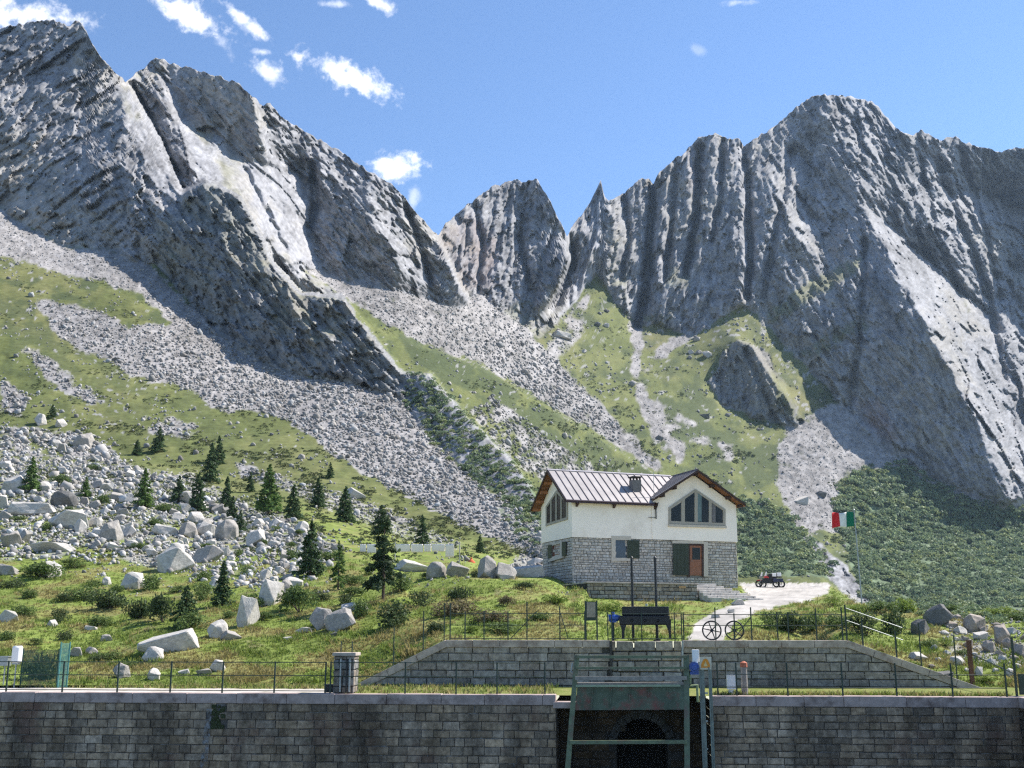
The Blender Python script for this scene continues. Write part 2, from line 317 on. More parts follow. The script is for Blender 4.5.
_hr = rng.random((4096, 5)).astype(np.float32)
def facets(a, q, la, lq, tilt, step, seed):
    # broken rock: angular blocks, each with its own lean, elongated along the bedding
    u = a / la + .30 * perlin(a / la * 1.3 + seed, q / lq * 1.3, 0 * a + seed); v = q / lq + .30 * perlin(a / la * 1.3, q / lq * 1.3 + seed, 0 * a - seed)
    iu = np.floor(u).astype(np.int64); iv = np.floor(v).astype(np.int64)
    best = np.full(a.shape, 9e9); out = np.zeros(a.shape)
    for du_ in (-1, 0, 1):
        for dv_ in (-1, 0, 1):
            cu, cv = iu + du_, iv + dv_
            h = _hr[((cu * 7349 + cv * 9151 + int(seed * 131)) ^ (cu * 31 + cv * 1777)) & 4095]
            du0 = u - (cu + .1 + .8 * h[..., 0]); dv0 = v - (cv + .1 + .8 * h[..., 1])
            dist = du0 * du0 + dv0 * dv0; k = dist < best
            val = du0 * la * tilt * (h[..., 2] - .5) * 1.2 + dv0 * lq * tilt * (h[..., 3] - .5) * 2 + step * (h[..., 4] - .5)
            out = np.where(k, val, out); best = np.where(k, dist, best)
    return out
m_rel = np.ones(GX.shape)
for poly, v in [(FACES[8][0], .42), (FACES[6][0], .6), (FACES[9][0], .6), (FACES[2][0], 1.25), (FACES[17][0], 1.5), (FACES[16][0], 1.4), (FACES[43][0], 1.35), (FACES[46][0], 1.35), ([f for f in FACES if f[0][0] == (868,232)][0][0], .7)]: m_rel[inpoly(poly, warp_x, warp_y)] = v
m_rel = blur(m_rel, 3)
def rock_relief(X, Yv, Z, px):
    # three families of ledges: rising to the right (first peak), falling to the right (second), upright ribs (far walls)
    wa = 1 - sstep(115, 135, px); wb = sstep(115, 135, px) * (1 - sstep(440, 470, px)); wc = sstep(440, 470, px) * (1 - sstep(745, 775, px)); wd = sstep(745, 775, px)
    def fam(ang, along, across, amp, seed):
        c, s = math.cos(R(ang)), math.sin(R(ang))
        a = X * c + Z * s; q = -X * s + Z * c
        return amp * ridged(a / along + seed, q / across, Yv / across * .7 + seed, 6, .56)
    out = np.zeros(X.shape)
    for w, args in ((wa, (40, 110., 70., 9., 1.)), (wb, (-52, 150., 60., 9., 5.)), (wc, (80, 230., 62., 10.5, 9.)), (wd, (-66, 150., 60., 9.5, 13.))):
        m = w > 0.001
        if m.any():
            a_, l_, c_, amp, sd = args
            cc, ss = math.cos(R(a_)), math.sin(R(a_))
            a = X[m] * cc + Z[m] * ss; q = -X[m] * ss + Z[m] * cc
            big = amp * .42 * (ridged(a / l_ + sd, q / c_, Yv[m] / c_ * .22 + sd, 6, .50) - .5)
            fc = facets(a, q, 80., 22., .22, 1.6, sd) + facets(a, q, 34., 9., .42, 1.7, sd + 2) + facets(a, q, 17., 5.2, .72, 1.5, sd + 3) + facets(a, q, 8., 2.9, .85, 1.0, sd + 4) + facets(a, q, 4., 1.8, .8, .6, sd + 6)
            cr_ = 1 - np.abs(perlin(a / 70. + sd, q / 9., 0 * a + 3.3)); cr2 = 1 - np.abs(perlin(a / 26. + sd, q / 4.2, 0 * a + 7.1)); fc = fc * (.75 if a_ == 40 else 1) - (1.5 if a_ == 40 else 3.2) * np.clip(cr_ - .86, 0, 1) / .14 * .55 - (.6 if a_ == 40 else 1.6) * np.clip(cr2 - .84, 0, 1) / .16
            out[m] += w[m] * (big + fc)
    out += 1.0 * fbm(X / 7., Yv / 30., Z / 7., 3, .6)
    return out

def final_Y(px, py, full=True):
    u = bil(U, px, py); Yb = np.exp(u); a, bz = ray(px, py)
    soil = bil(m_soil, px, py); scr = bil(m_scree, px, py); shr = bil(m_shrub, px, py)
    X, Z = a * Yb, bz * Yb
    far = sstep(110, 260, Yb)
    d = np.zeros(px.shape)
    k = (soil < .98) & (far > 0)
    if k.any(): d[k] += -(Yb[k] / 600. * rock_relief(a[k] * 600., 600. * u[k], bz[k] * 600., px[k]) * bil(m_rel, px[k], py[k]) * (1 - soil[k]) * far[k])
    k = (soil > .02) & (far > 0)
    if k.any():
        xs, ys, zs = a[k] * 450., 450. * u[k], bz[k] * 450.
        s = 3.0 * perlin(xs / 55, ys / 55, zs / 55) + 1.3 * perlin(xs / 19, ys / 19, zs / 19) + .5 * fbm(xs / 6, ys / 6, zs / 6, 2)
        s += scr[k] * (.9 * perlin(xs / 3.2, ys / 3.2, zs / 3.2) + .6 * perlin(xs / 1.7, ys / 1.7, zs / 1.7))
        s += shr[k] * 1.6 * np.abs(perlin(xs / 4.5, ys / 6, zs / 4.5))
        d[k] += s * soil[k] * far[k] * Yb[k] / 450.
    k = far < 1
    if k.any():
        xs, ys = X[k], Yb[k]
        amp = sstep(49.5, 54, ys) * (1 - bil(m_path, px[k], py[k]))
        s = amp * (.5 * perlin(xs / 4.5, ys / 4.5, 0 * xs) + .22 * fbm(xs / 1.6, ys / 1.6, 0 * xs, 2))
        d[k] += s * (1 - far[k])
    return Yb + d

def ground_at(px, py):
    px = np.atleast_1d(np.asarray(px, float)); py = np.atleast_1d(np.asarray(py, float))
    Yv = final_Y(px, py); a, bz = ray(px, py)
    return np.stack([a * Yv, Yv, EYE + bz * Yv], 1)
def ground1(px, py): return Vector(ground_at(px, py)[0])
# ------------------------------------------------------------------ materials
def newmat(name):
    m = bpy.data.materials.new(name); m.use_nodes = True
    nt = m.node_tree; return m, nt, nt.nodes['Principled BSDF']
def N(nt, t, **kw):
    n = nt.nodes.new(t)
    for k, v in kw.items():
        if k in n.inputs: n.inputs[k].default_value = v
        else: setattr(n, k, v)
    return n
def ramp(nt, fac, stops):
    n = nt.nodes.new('ShaderNodeValToRGB'); e = n.color_ramp.elements
    while len(e) < len(stops): e.new(.5)
    for s, (p, c) in zip(e, stops): s.position = p; s.color = (*c, 1) if len(c) == 3 else c
    nt.links.new(fac, n.inputs['Fac']); return n.outputs['Color']
def noise(nt, scale, detail=4, rough=.6, vec=None, coord='Object', dist=0):
    n = N(nt, 'ShaderNodeTexNoise', Scale=scale, Detail=detail, Roughness=rough, Distortion=dist)
    if vec is None:
        t = nt.nodes.new('ShaderNodeTexCoord'); vec = t.outputs[coord]
    nt.links.new(vec, n.inputs['Vector']); return n.outputs['Fac']
def mixc(nt, a, b, fac, mode='MIX'):
    n = nt.nodes.new('ShaderNodeMix'); n.data_type = 'RGBA'; n.blend_type = mode
    for s, v in ((n.inputs[6], a), (n.inputs[7], b)):
        if isinstance(v, tuple): s.default_value = (*v, 1)
        else: nt.links.new(v, s)
    if isinstance(fac, (int, float)): n.inputs[0].default_value = fac
    else: nt.links.new(fac, n.inputs[0])
    return n.outputs[2]
def bump(nt, bs, h, strength=.5, dist=.05):
    n = N(nt, 'ShaderNodeBump', Strength=strength, Distance=dist); nt.links.new(h, n.inputs['Height']); nt.links.new(n.outputs['Normal'], bs.inputs['Normal'])
def spec(bs, rough=.8, sp=.25, metal=0):
    bs.inputs['Roughness'].default_value = rough; bs.inputs['Specular IOR Level'].default_value = sp; bs.inputs['Metallic'].default_value = metal
def simple(name, c, rough=.6, var=.25, scale=6, metal=0, sp=.3, dirt=None, bmp=0):
    m, nt, bs = newmat(name); spec(bs, rough, sp, metal)
    f = noise(nt, scale, 5, .65)
    lo = tuple(x * (1 - var) for x in c); hi = tuple(min(1, x * (1 + var)) for x in c)
    col = ramp(nt, f, [(.3, lo), (.7, hi)])
    if dirt:
        g = noise(nt, scale * .37, 4, .7); d = ramp(nt, g, [(.5, (0, 0, 0)), (.68, (1, 1, 1))])
        col = mixc(nt, col, dirt, d)
    nt.links.new(col, bs.inputs['Base Color'])
    if bmp: bump(nt, bs, f, bmp, .02)
    return m
def attr_mat(name, scale, var=.25, rough=.9, scale2=None, bmp=0, attr='albedo'):
    m, nt, bs = newmat(name); spec(bs, rough, .15)
    a = N(nt, 'ShaderNodeAttribute', attribute_name=attr)
    f = noise(nt, scale, 5, .65)
    v = ramp(nt, f, [(.28, (1 - var,) * 3), (.72, (1 + var,) * 3)])
    c = mixc(nt, a.outputs['Color'], v, 1.0, 'MULTIPLY')
    nt.links.new(c, bs.inputs['Base Color'])
    if bmp: bump(nt, bs, f, bmp, bmp)
    return m

# ------------------------------------------------------------------ objects, things, parts
WLOC = {}
def tag(o, label=None, cat=None, group=None, kind=None):
    for k, v in (('label', label), ('category', cat), ('group', group), ('kind', kind)):
        if v: o[k] = v
    return o
def empty(name, loc, label, cat, group=None):
    o = bpy.data.objects.new(name, None); COL.objects.link(o); o.location = loc; o.empty_display_size = .2
    WLOC[o.name] = Vector(loc); return tag(o, label, cat, group)
def link(name, me, mat, parent=None, loc=None, smooth=False):
    o = bpy.data.objects.new(name, me); COL.objects.link(o)
    if mat is not None and not me.materials: me.materials.append(mat)
    if smooth: me.polygons.foreach_set('use_smooth', [True] * len(me.polygons))
    if parent is not None: o.parent = parent
    if loc is not None: o.location = loc
    return o
def np_mesh(name, V, faces):
    # faces: list of (M,k) integer arrays
    V = np.asarray(V, np.float32)
    me = bpy.data.meshes.new(name); me.vertices.add(len(V)); me.vertices.foreach_set('co', V.ravel())
    nl = sum(f.size for f in faces); npoly = sum(len(f) for f in faces)
    me.loops.add(nl); me.polygons.add(npoly)
    me.loops.foreach_set('vertex_index', np.concatenate([f.ravel() for f in faces]).astype(np.int32))
    tot = np.concatenate([np.full(len(f), f.shape[1]) for f in faces]); st = np.concatenate([[0], np.cumsum(tot)[:-1]])
    me.polygons.foreach_set('loop_start', st.astype(np.int32))
    me.update(calc_edges=True); me.validate(); return me
def color_attr(me, name, C):
    a = me.attributes.new(name, 'FLOAT_COLOR', 'POINT'); c = np.ones((len(C), 4), np.float32); c[:, :3] = C
    a.data.foreach_set('color', c.ravel())

class MB:
    def __init__(s): s.v = []; s.f = []; s.c = []
    def add(s, vs, fs, col=None):
        n = len(s.v); s.v += [Vector(v) for v in vs]; s.f += [tuple(i + n for i in f) for f in fs]; s.c += [col or (1, 1, 1)] * len(vs); return s
    def prism(s, pts, ext, col=None):            # polygon pushed along a vector
        n = len(pts); ext = Vector(ext); a = [Vector(p) for p in pts]
        nrm = sum(((a[i] - a[0]).cross(a[(i + 1) % n] - a[0]) for i in range(n)), Vector())
        if nrm.dot(ext) > 0: a.reverse()
        b = [p + ext for p in a]
        return s.add(a + b, [tuple(range(n)), tuple(range(2 * n - 1, n - 1, -1))] + [(i, i + n, (i + 1) % n + n, (i + 1) % n) for i in range(n)], col)
    def box(s, o, ax, ay, az, col=None):         # corner and three edges
        o, ax, ay, az = Vector(o), Vector(ax), Vector(ay), Vector(az)
        return s.prism([o, o + ax, o + ax + ay, o + ay], az, col)
    def cbox(s, c, sx, sy, sz, ux=Vector((1, 0, 0)), uy=None, col=None):
        ux = Vector(ux).normalized(); uy = Vector(uy).normalized() if uy is not None else Vector((0, 0, 1)).cross(ux).normalized(); uz = ux.cross(uy)
        c = Vector(c); o = c - ux * sx / 2 - uy * sy / 2 - uz * sz / 2
        return s.box(o, ux * sx, uy * sy, uz * sz, col)
    def tube(s, pts, r, n=8, caps=True, col=None):
        pts = [Vector(p) for p in pts]; rs = r if isinstance(r, (list, tuple)) else [r] * len(pts)
        base = len(s.v); ref = None
        for i, p in enumerate(pts):
            t = (pts[min(i + 1, len(pts) - 1)] - pts[max(i - 1, 0)]).normalized()
            if ref is None: ref = t.orthogonal().normalized()
            ref = (ref - t * ref.dot(t)).normalized(); q = t.cross(ref)
            for k in range(n):
                an = 2 * math.pi * k / n; s.v.append(p + (ref * math.cos(an) + q * math.sin(an)) * rs[i]); s.c.append(col or (1, 1, 1))
        for i in range(len(pts) - 1):
            for k in range(n):
                a = base + i * n + k; b_ = base + i * n + (k + 1) % n; s.f.append((a, b_, b_ + n, a + n))
        if caps:
            s.f.append(tuple(base + k for k in range(n - 1, -1, -1))); s.f.append(tuple(base + (len(pts) - 1) * n + k for k in range(n)))
        return s
    def ring(s, c, axis, R_, r, n=24, m=6):
        c = Vector(c); axis = Vector(axis).normalized(); u = axis.orthogonal().normalized(); w = axis.cross(u); base = len(s.v)
        for i in range(n):
            a = 2 * math.pi * i / n; rad = u * math.cos(a) + w * math.sin(a)
            for k in range(m):
                t = 2 * math.pi * k / m; s.v.append(c + rad * (R_ + r * math.cos(t)) + axis * r * math.sin(t)); s.c.append((1, 1, 1))
        for i in range(n):
            for k in range(m):
                s.f.append((base + i*m + k, base + ((i+1) % n)*m + k, base + ((i+1) % n)*m + (k+1) % m, base + i*m + (k+1) % m))
        return s
    def build(s, name, mat, parent=None, smooth=False, attr=None, bevel=0):
        o0 = WLOC.get(parent.name, Vector()) if parent is not None else Vector()
        me = bpy.data.meshes.new(name); me.from_pydata([tuple(v - o0) for v in s.v], [], s.f); me.update()
        if attr: color_attr(me, attr, np.array(s.c))
        o = link(name, me, mat, parent, smooth=smooth); WLOC[o.name] = o0
        if bevel:
            bm_ = bmesh.new(); bm_.from_mesh(me); bmesh.ops.bevel(bm_, geom=bm_.edges[:], offset=bevel, segments=2, affect='EDGES', profile=.5); bm_.to_mesh(me); bm_.free()
        return o
def copy_tree(o, parent=None):
    c = o.copy(); COL.objects.link(c)
    if parent is not None: c.parent = parent
    for ch in list(o.children): copy_tree(ch, c)
    return c

# ------------------------------------------------------------------ daylight
EL = R(47); AZ = R(65)                              # the sun stands high over the right shoulder of the valley, a little behind it
SUN = Vector((math.cos(EL) * math.sin(AZ), math.cos(EL) * math.cos(AZ), math.sin(EL)))
ld = bpy.data.lights.new('sun', 'SUN'); ld.energy = 5.0; ld.angle = R(.53); ld.color = (1, .955, .89)
lo = bpy.data.objects.new('sun', ld); COL.objects.link(lo); lo.rotation_euler = (-SUN).to_track_quat('-Z', 'Y').to_euler(); lo.location = SUN * 300
w = bpy.data.worlds.new('World'); sc.world = w; w.use_nodes = True; nt = w.node_tree
bg = nt.nodes['Background']; bg.inputs['Strength'].default_value = .098
sky = N(nt, 'ShaderNodeTexSky', sky_type='NISHITA', sun_disc=False, sun_elevation=EL, sun_rotation=AZ, altitude=1900, air_density=1.15, dust_density=.1, ozone_density=3.2)
tc = nt.nodes.new('ShaderNodeTexCoord')
def math_(op, a, b_=None, c=None):
    n = nt.nodes.new('ShaderNodeMath'); n.operation = op
    for i, v in enumerate((a, b_, c)):
        if v is None: continue
        if isinstance(v, (int, float)): n.inputs[i].default_value = v
        else: nt.links.new(v, n.inputs[i])
    return n.outputs[0]
def vmath(op, a, b_):
    n = nt.nodes.new('ShaderNodeVectorMath'); n.operation = op
    for i, v in enumerate((a, b_)):
        if isinstance(v, (tuple, Vector)): n.inputs[i].default_value = v
        else: nt.links.new(v, n.inputs[i])
    return n.outputs['Value' if op == 'DOT_PRODUCT' else 'Vector']
CLOUDS = [(18,14,44,12,6,1.),(190,15,32,11,28,1.),(243,20,24,6,42,.8),(268,73,15,8,35,.7),(262,52,7,3,0,.5),(345,76,38,13,21,1.),(298,57,5,4,0,.8),(391,169,25,13,-3,1.),(413,199,7,13,10,.38),(378,3,15,6,25,.9),(337,4,13,3,0,.45),(699,51,8,4,20,.16),(222,42,12,6,60,.3),(740,2,16,3,0,.4)]
cn = N(nt, 'ShaderNodeTexNoise', Scale=38.0, Detail=7.0, Roughness=.62, Distortion=.3); nt.links.new(tc.outputs['Generated'], cn.inputs['Vector'])
cn2 = N(nt, 'ShaderNodeTexNoise', Scale=110.0, Detail=5.0, Roughness=.6); nt.links.new(tc.outputs['Generated'], cn2.inputs['Vector'])
nz = math_('ADD', math_('MULTIPLY', math_('SUBTRACT', cn.outputs['Fac'], .5), 3.2), math_('MULTIPLY', math_('SUBTRACT', cn2.outputs['Fac'], .5), 2.2))
cover = None
for px, py, hw, hh, ang, dens in CLOUDS:
    d0 = (P(px, py, 1) - Vector((0, 0, EYE))).normalized(); rt = Vector((1, 0, 0)); rt = (rt - d0 * rt.dot(d0)).normalized(); up = rt.cross(d0).normalized()
    ca, sa = math.cos(R(ang)), math.sin(R(ang)); e1 = rt * ca - up * sa; e2 = rt * sa + up * ca
    rel = vmath('SUBTRACT', tc.outputs['Generated'], d0)
    a = math_('MULTIPLY', vmath('DOT_PRODUCT', rel, e1), F / hw); b_ = math_('MULTIPLY', vmath('DOT_PRODUCT', rel, e2), F / hh)
    dd = math_('SQRT', math_('ADD', math_('MULTIPLY', a, a), math_('MULTIPLY', b_, b_)))
    q = math_('SUBTRACT', 1.12, dd); q = math_('ADD', q, nz)
    n = nt.nodes.new('ShaderNodeMapRange'); n.interpolation_type = 'SMOOTHSTEP'; nt.links.new(q, n.inputs[0]); n.inputs[1].default_value = -.25; n.inputs[2].default_value = 1.25; n.inputs[4].default_value = dens
    cover = n.outputs[0] if cover is None else math_('MAXIMUM', cover, n.outputs[0])
mx = nt.nodes.new('ShaderNodeMix'); mx.data_type = 'RGBA'; nt.links.new(cover, mx.inputs[0]); nt.links.new(mixc(nt, sky.outputs[0], (.93, 1.0, 1.07), 1.0, 'MULTIPLY'), mx.inputs[6]); mx.inputs[7].default_value = (8.4, 8.4, 8.6, 1)
nt.links.new(mx.outputs[2], bg.inputs['Color'])
vs = sc.view_settings; vs.view_transform = 'Standard'; vs.look = 'None'; vs.gamma = 1; vs.exposure = 1.0; vs.use_curve_mapping = False
sc.cycles.max_bounces = 6; sc.cycles.diffuse_bounces = 3; sc.cycles.use_denoising = False; sc.cycles.pixel_filter_type = 'BLACKMAN_HARRIS'; sc.cycles.filter_width = 1.3
sc.cycles.volume_bounces = 0

# ------------------------------------------------------------------ the valley as one seamless surface, cut into mountain, hillside, lawn and path
BASE = [(-140,686),(0,685.5),(150,685),(300,684.5),(357,684.5),(400,663),(445,641.2),(848,641.2),(915,664),(985,690),(1164,690)]
cs = 1.35
cols = np.arange(X0 + 1, X1 - 1, cs); rows = 500
sky_c = skyline(cols)
jag = 2.2 * perlin(cols / 7., 0 * cols + 2.2, 0 * cols) + 1.5 * perlin(cols / 2.9, 0 * cols + 7.7, 0 * cols)
sky_c = sky_c + jag * np.where((cols > 590) & (cols < 608), .4, 1)
base_c = np.interp(cols, *np.array(BASE, float).T)
tt = np.linspace(0, 1, rows)[:, None]
PY = base_c[None] * (1 - tt) + sky_c[None] * tt; PX = np.repeat(cols[None], rows, 0)
YV = final_Y(PX.ravel(), PY.ravel()).reshape(PX.shape)
# smooth the stepped last rows at the crest and carry the mountains on behind it
A, BZ = ray(PX, PY); VX, VY, VZ = A * YV, YV, EYE + BZ * YV
bx, by_, bz2 = [], [], []
for k, (g_, dz) in enumerate(((1.02, -.02), (1.10, -.12), (1.35, -.45), (1.6, -1.0))):
    bx.append(VX[-1] * g_); by_.append(VY[-1] * g_); bz2.append(EYE + (VZ[-1] - EYE) * (1 + dz))
VX = np.concatenate([VX, bx]); VY = np.concatenate([VY, by_]); VZ = np.concatenate([VZ, bz2])
NR, NC = VX.shape
ext = lambda q: np.concatenate([q, np.repeat(q[-1:], 4, 0)])
PXe, PYe = ext(PX), ext(PY)
V = np.stack([VX, VY, VZ], -1).reshape(-1, 3)
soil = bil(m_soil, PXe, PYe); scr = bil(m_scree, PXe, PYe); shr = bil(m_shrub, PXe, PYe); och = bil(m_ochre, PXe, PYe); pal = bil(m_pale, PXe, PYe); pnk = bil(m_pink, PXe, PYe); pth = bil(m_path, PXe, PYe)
# steepness of the finished surface
du = np.stack(np.gradient(np.stack([VX, VY, VZ], -1), axis=1), 0); dv = np.stack(np.gradient(np.stack([VX, VY, VZ], -1), axis=0), 0)
nn = np.cross(du, dv); nn /= np.linalg.norm(nn, axis=-1)[..., None] + 1e-9; flat = np.abs(nn[..., 2])
flat = blur(flat, 2)
x_, y_, z_ = VX, VY, VZ
farv = sstep(100, 160, y_)
x_ = x_ * (1 - farv) + farv * VX / VY * 600.; z_ = z_ * (1 - farv) + farv * (VZ - EYE) / VY * 600.; yr = y_ * (1 - farv) + farv * 180. * np.log(VY)
def col(*c): return np.array(c)[None, None]
n1 = fbm(x_ / 60, yr / 60, z_ / 60, 4)[..., None]; n2 = fbm(x_ / 9, yr / 9, z_ / 9, 4)[..., None]; n3_ = fbm(x_ / 2.5, yr / 2.5, z_ / 2.5, 2)[..., None]
streak = fbm(x_ / 9, yr / 9, z_ / 70, 3)[..., None]
n4 = fbm(x_ / 1.3, yr / 1.3, z_ / 1.3, 2)[..., None]
rockc = col(.245, .242, .248) * (1 + .22 * n1 + .30 * n2 + .34 * n3_ + .30 * n4 + .2 * streak)
rockc = rockc + (col(.130, .130, .115) * (1 + .3 * n2 + .3 * n3_) - rockc) * (bil(m_dark, PXe, PYe) * .5 * sstep(-.5, .3, n2[..., 0] + .3))[..., None]
rockc = rockc + (col(.37, .365, .38) * (1 + .2 * n2 + .25 * n3_) - rockc) * np.clip(pal[..., None] * .65, 0, 1)
rockc = rockc + (col(.23, .155, .13) - rockc) * np.clip(pnk[..., None] * (.6 + .5 * n2), 0, 1)
rockc = rockc + (col(.22, .185, .11) - rockc) * np.clip(.3 * sstep(.1, .7, n1 + .5 * n2), 0, .3)         # ochre lichen
ledge = sstep(.62, .80, flat + .10 * n2[..., 0]) * sstep(.0, .5, n1[..., 0]) * .4
ledge = np.maximum(ledge, och * sstep(.25, .6, flat + .1 * n2[..., 0]))
ledge = ledge * (1 - .8 * pal)
mossy = col(.150, .150, .068) * (1 + .3 * n2)
rockc = rockc + (mossy - rockc) * ledge[..., None]
gr = col(.118, .136, .044) * (1 + .18 * n1 + .22 * n2 + .18 * n3_)
och2 = col(.165, .140, .068) * (1 + .2 * n2)
dryness = np.clip(.25 + .9 * n1[..., 0] * .5 + och * .9 + .35 * n2[..., 0], 0, 1)
gr = gr + (och2 - gr) * (.55 * dryness)[..., None]
heath = sstep(.05, .55, 1.1 * bil(m_heath, PXe, PYe) + fbm(x_ / 11, yr / 11, z_ / 11, 4) + .1 * n1[..., 0])                                  # dwarf shrubs among the grass
gr = gr + (col(.050, .068, .030) - gr) * (heath * .7 * sstep(130, 260, y_))[..., None]
scc = col(.235, .222, .214) * (1 + .18 * n1 + .30 * n2 + .45 * n3_)
scm = np.clip(sstep(.30, .62, scr + .55 * fbm(x_ / 9, yr / 9, z_ / 9, 5) * sstep(.02, .2, scr) + .10 * n3_[..., 0] * sstep(.02, .2, scr)), 0, 1)
so = gr + (scc - gr) * scm[..., None]
shc = col(.105, .14, .078) * (1 + .35 * n2 + .35 * n3_)
shm = sstep(.35, .6, shr + .25 * n2[..., 0] * (shr > .03))
so = so + (shc - so) * shm[..., None]
# stony specks scattered in the pastures
speck = sstep(.62, .75, fbm(x_ / 3.1, yr / 3.1, z_ / 3.1, 2) + .25 * n1[..., 0]) * (y_ > 170)
so = so + (col(.30, .29, .29) - so) * (speck * .8 * (1 - shm))[..., None]
nearg = (1 - sstep(95, 150, y_))[..., None]
lawn = col(.150, .190, .040) * (1 + .25 * fbm(x_ / 5, y_ / 5, z_ * 0, 3)[..., None] + .25 * fbm(x_ / .9, y_ / .9, z_ * 0, 3)[..., None])
dry = sstep(.0, .55, fbm(x_ / 3.3 + 31, y_ / 3.3, z_ * 0, 4))[..., None]
lawn = lawn + (col(.25, .215, .085) - lawn) * dry * .6
earth = sstep(.5, .8, fbm(x_ / 1.7 + 11, y_ / 2.6, z_ * 0, 3))[..., None]
lawn = lawn + (col(.17, .13, .085) - lawn) * earth * .6
lawn = lawn + (col(.26, .245, .24) - lawn) * (scm[..., None] * .8)
so = so + (lawn - so) * nearg
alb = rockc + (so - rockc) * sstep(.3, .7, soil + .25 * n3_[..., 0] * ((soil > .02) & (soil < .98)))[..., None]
gravel = col(.36, .335, .305) * (1 + .22 * n3_ + .24 * fbm(x_ / 1.1, y_ / 1.6, z_, 4)[..., None] + .12 * fbm(x_ / .35, y_ / .35, z_, 2)[..., None])
alb = alb + (gravel - alb) * sstep(.35, .65, pth + .5 * fbm(x_ / .9, y_ / .9, z_, 3) * ((pth > .02) & (pth < .98)))[..., None]
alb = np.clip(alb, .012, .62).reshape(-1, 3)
idx = np.arange(NR * NC).reshape(NR, NC)
quads = np.stack([idx[:-1, :-1], idx[:-1, 1:], idx[1:, 1:], idx[1:, :-1]], -1).reshape(-1, 4)
ctr = lambda q: ((q[:-1, :-1] + q[1:, 1:]) / 2).ravel()
lab = np.where(ctr(pth) > .5, 3, np.where(ctr(soil) < .5, 0, np.where(ctr(VY) < 74, 2, 1)))
MT = {0: ('mountain', attr_mat('rock', .35, .22, .9)), 1: ('hillside', attr_mat('alpine_turf', .8, .28, .95)), 2: ('ground', attr_mat('meadow', 5., .3, .95)), 3: ('path', attr_mat('gravel', 9., .16, .95))}
for k, (nm, mt) in MT.items():
    f = quads[lab == k]
    if not len(f): continue
    u, inv = np.unique(f, return_inverse=True)
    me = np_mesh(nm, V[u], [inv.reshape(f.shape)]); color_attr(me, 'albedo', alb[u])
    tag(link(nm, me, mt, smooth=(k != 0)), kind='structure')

HAZE = True
if HAZE:
    hz = MB(); zt_, yt_, xt_ = float(VZ.max()) + 8, float(VY.max()) + 30, float(np.abs(VX).max()) + 60; zl_ = min(float(VZ.min()), 0.) - 3
    hz.box((-xt_, -60, zl_), (2 * xt_, 0, 0), (0, yt_ + 60, 0), (0, 0, zt_ - zl_))
    m = bpy.data.materials.new('haze'); m.use_nodes = True; n_ = m.node_tree; n_.nodes.remove(n_.nodes['Principled BSDF'])
    pv = n_.nodes.new('ShaderNodeVolumePrincipled'); pv.inputs['Color'].default_value = (.55, .75, 1, 1); pv.inputs['Density'].default_value = .00006; pv.inputs['Anisotropy'].default_value = .2
    n_.links.new(pv.outputs[0], n_.nodes['Material Output'].inputs['Volume'])
    tag(hz.build('haze', m), kind='stuff')
# ------------------------------------------------------------------ masonry
def clip_poly(poly, a, b_, c):                    # keep a*u + b*v <= c
    out = []
    for i in range(len(poly)):
        p, q = poly[i], poly[(i + 1) % len(poly)]
        fp, fq = a * p[0] + b_ * p[1] - c, a * q[0] + b_ * q[1] - c
        if fp <= 0: out.append(p)
        if (fp < 0 < fq) or (fq < 0 < fp):
            t = fp / (fp - fq); out.append((p[0] + (q[0] - p[0]) * t, p[1] + (q[1] - p[1]) * t))
    return out
def masonry(mb, o, ux, uz, out, L, H, rh, wr, depth, tone, clips=(), holes=(), seed=1, gap=.014, vary=.3, warm=.12, tint=(1.33, .72)):
    r = random.Random(seed); o, ux, uz, out = Vector(o), Vector(ux), Vector(uz), Vector(out); v = 0.0
    while v < H - .02:
        h = rh * r.uniform(.78, 1.25); h = H - v if H - v - h < rh * .4 else min(h, H - v)
        u = -r.uniform(0, wr[1])
        while u < L:
            ww = r.uniform(*wr); u0, u1 = max(u, 0), min(u + ww, L); u += ww
            if u1 - u0 < .05: continue
            poly = [(u0 + gap, v + gap), (u1 - gap, v + gap * r.uniform(.2, 2.2)), (u1 - gap * r.uniform(.3, 2.4), v + h - gap * r.uniform(.2, 2.4)), (u0 + gap * r.uniform(.3, 2.4), v + h - gap * r.uniform(.2, 2.4))]
            cu, cv = (u0 + u1) / 2, v + h / 2
            if any(a0 < cu < a1 and c0 < cv < c1 for a0, a1, c0, c1 in holes): continue
            for cl in clips: poly = clip_poly(poly, *cl) if len(poly) >= 3 else poly
            if len(poly) < 3: continue
            ar = abs(sum(poly[i][0] * poly[(i+1) % len(poly)][1] - poly[(i+1) % len(poly)][0] * poly[i][1] for i in range(len(poly)))) / 2
            if ar < .004: continue
            cx = sum(p[0] for p in poly) / len(poly); cy = sum(p[1] for p in poly) / len(poly)
            pr = depth * r.uniform(.75, 1.15); k = max(0, 1 - .045 / max(.1, min(u1 - u0, h)))
            tx, ty = r.uniform(-.05, .05), r.uniform(-.06, .06)
            t = tone * r.uniform(1 - vary, 1 + vary); wv = r.uniform(-warm, warm); c = (t * (tint[0] + wv), t * 1.0, t * (tint[1] - wv * .8))
            n = len(poly); base = [o + ux * p[0] + uz * p[1] for p in poly]
            mid = [q + out * pr * .7 for q in base]
            top = [o + ux * (cx + (p[0] - cx) * k) + uz * (cy + (p[1] - cy) * k) + out * (pr + (p[0] - cx) * tx + (p[1] - cy) * ty) for p in poly]
            mb.add(base + mid + top, [tuple(range(2 * n, 3 * n))] + [(i, (i+1) % n, (i+1) % n + n, i + n) for i in range(n)] + [(i + n, (i+1) % n + n, (i+1) % n + 2*n, i + 2*n) for i in range(n)], c)
        v += h
    return mb
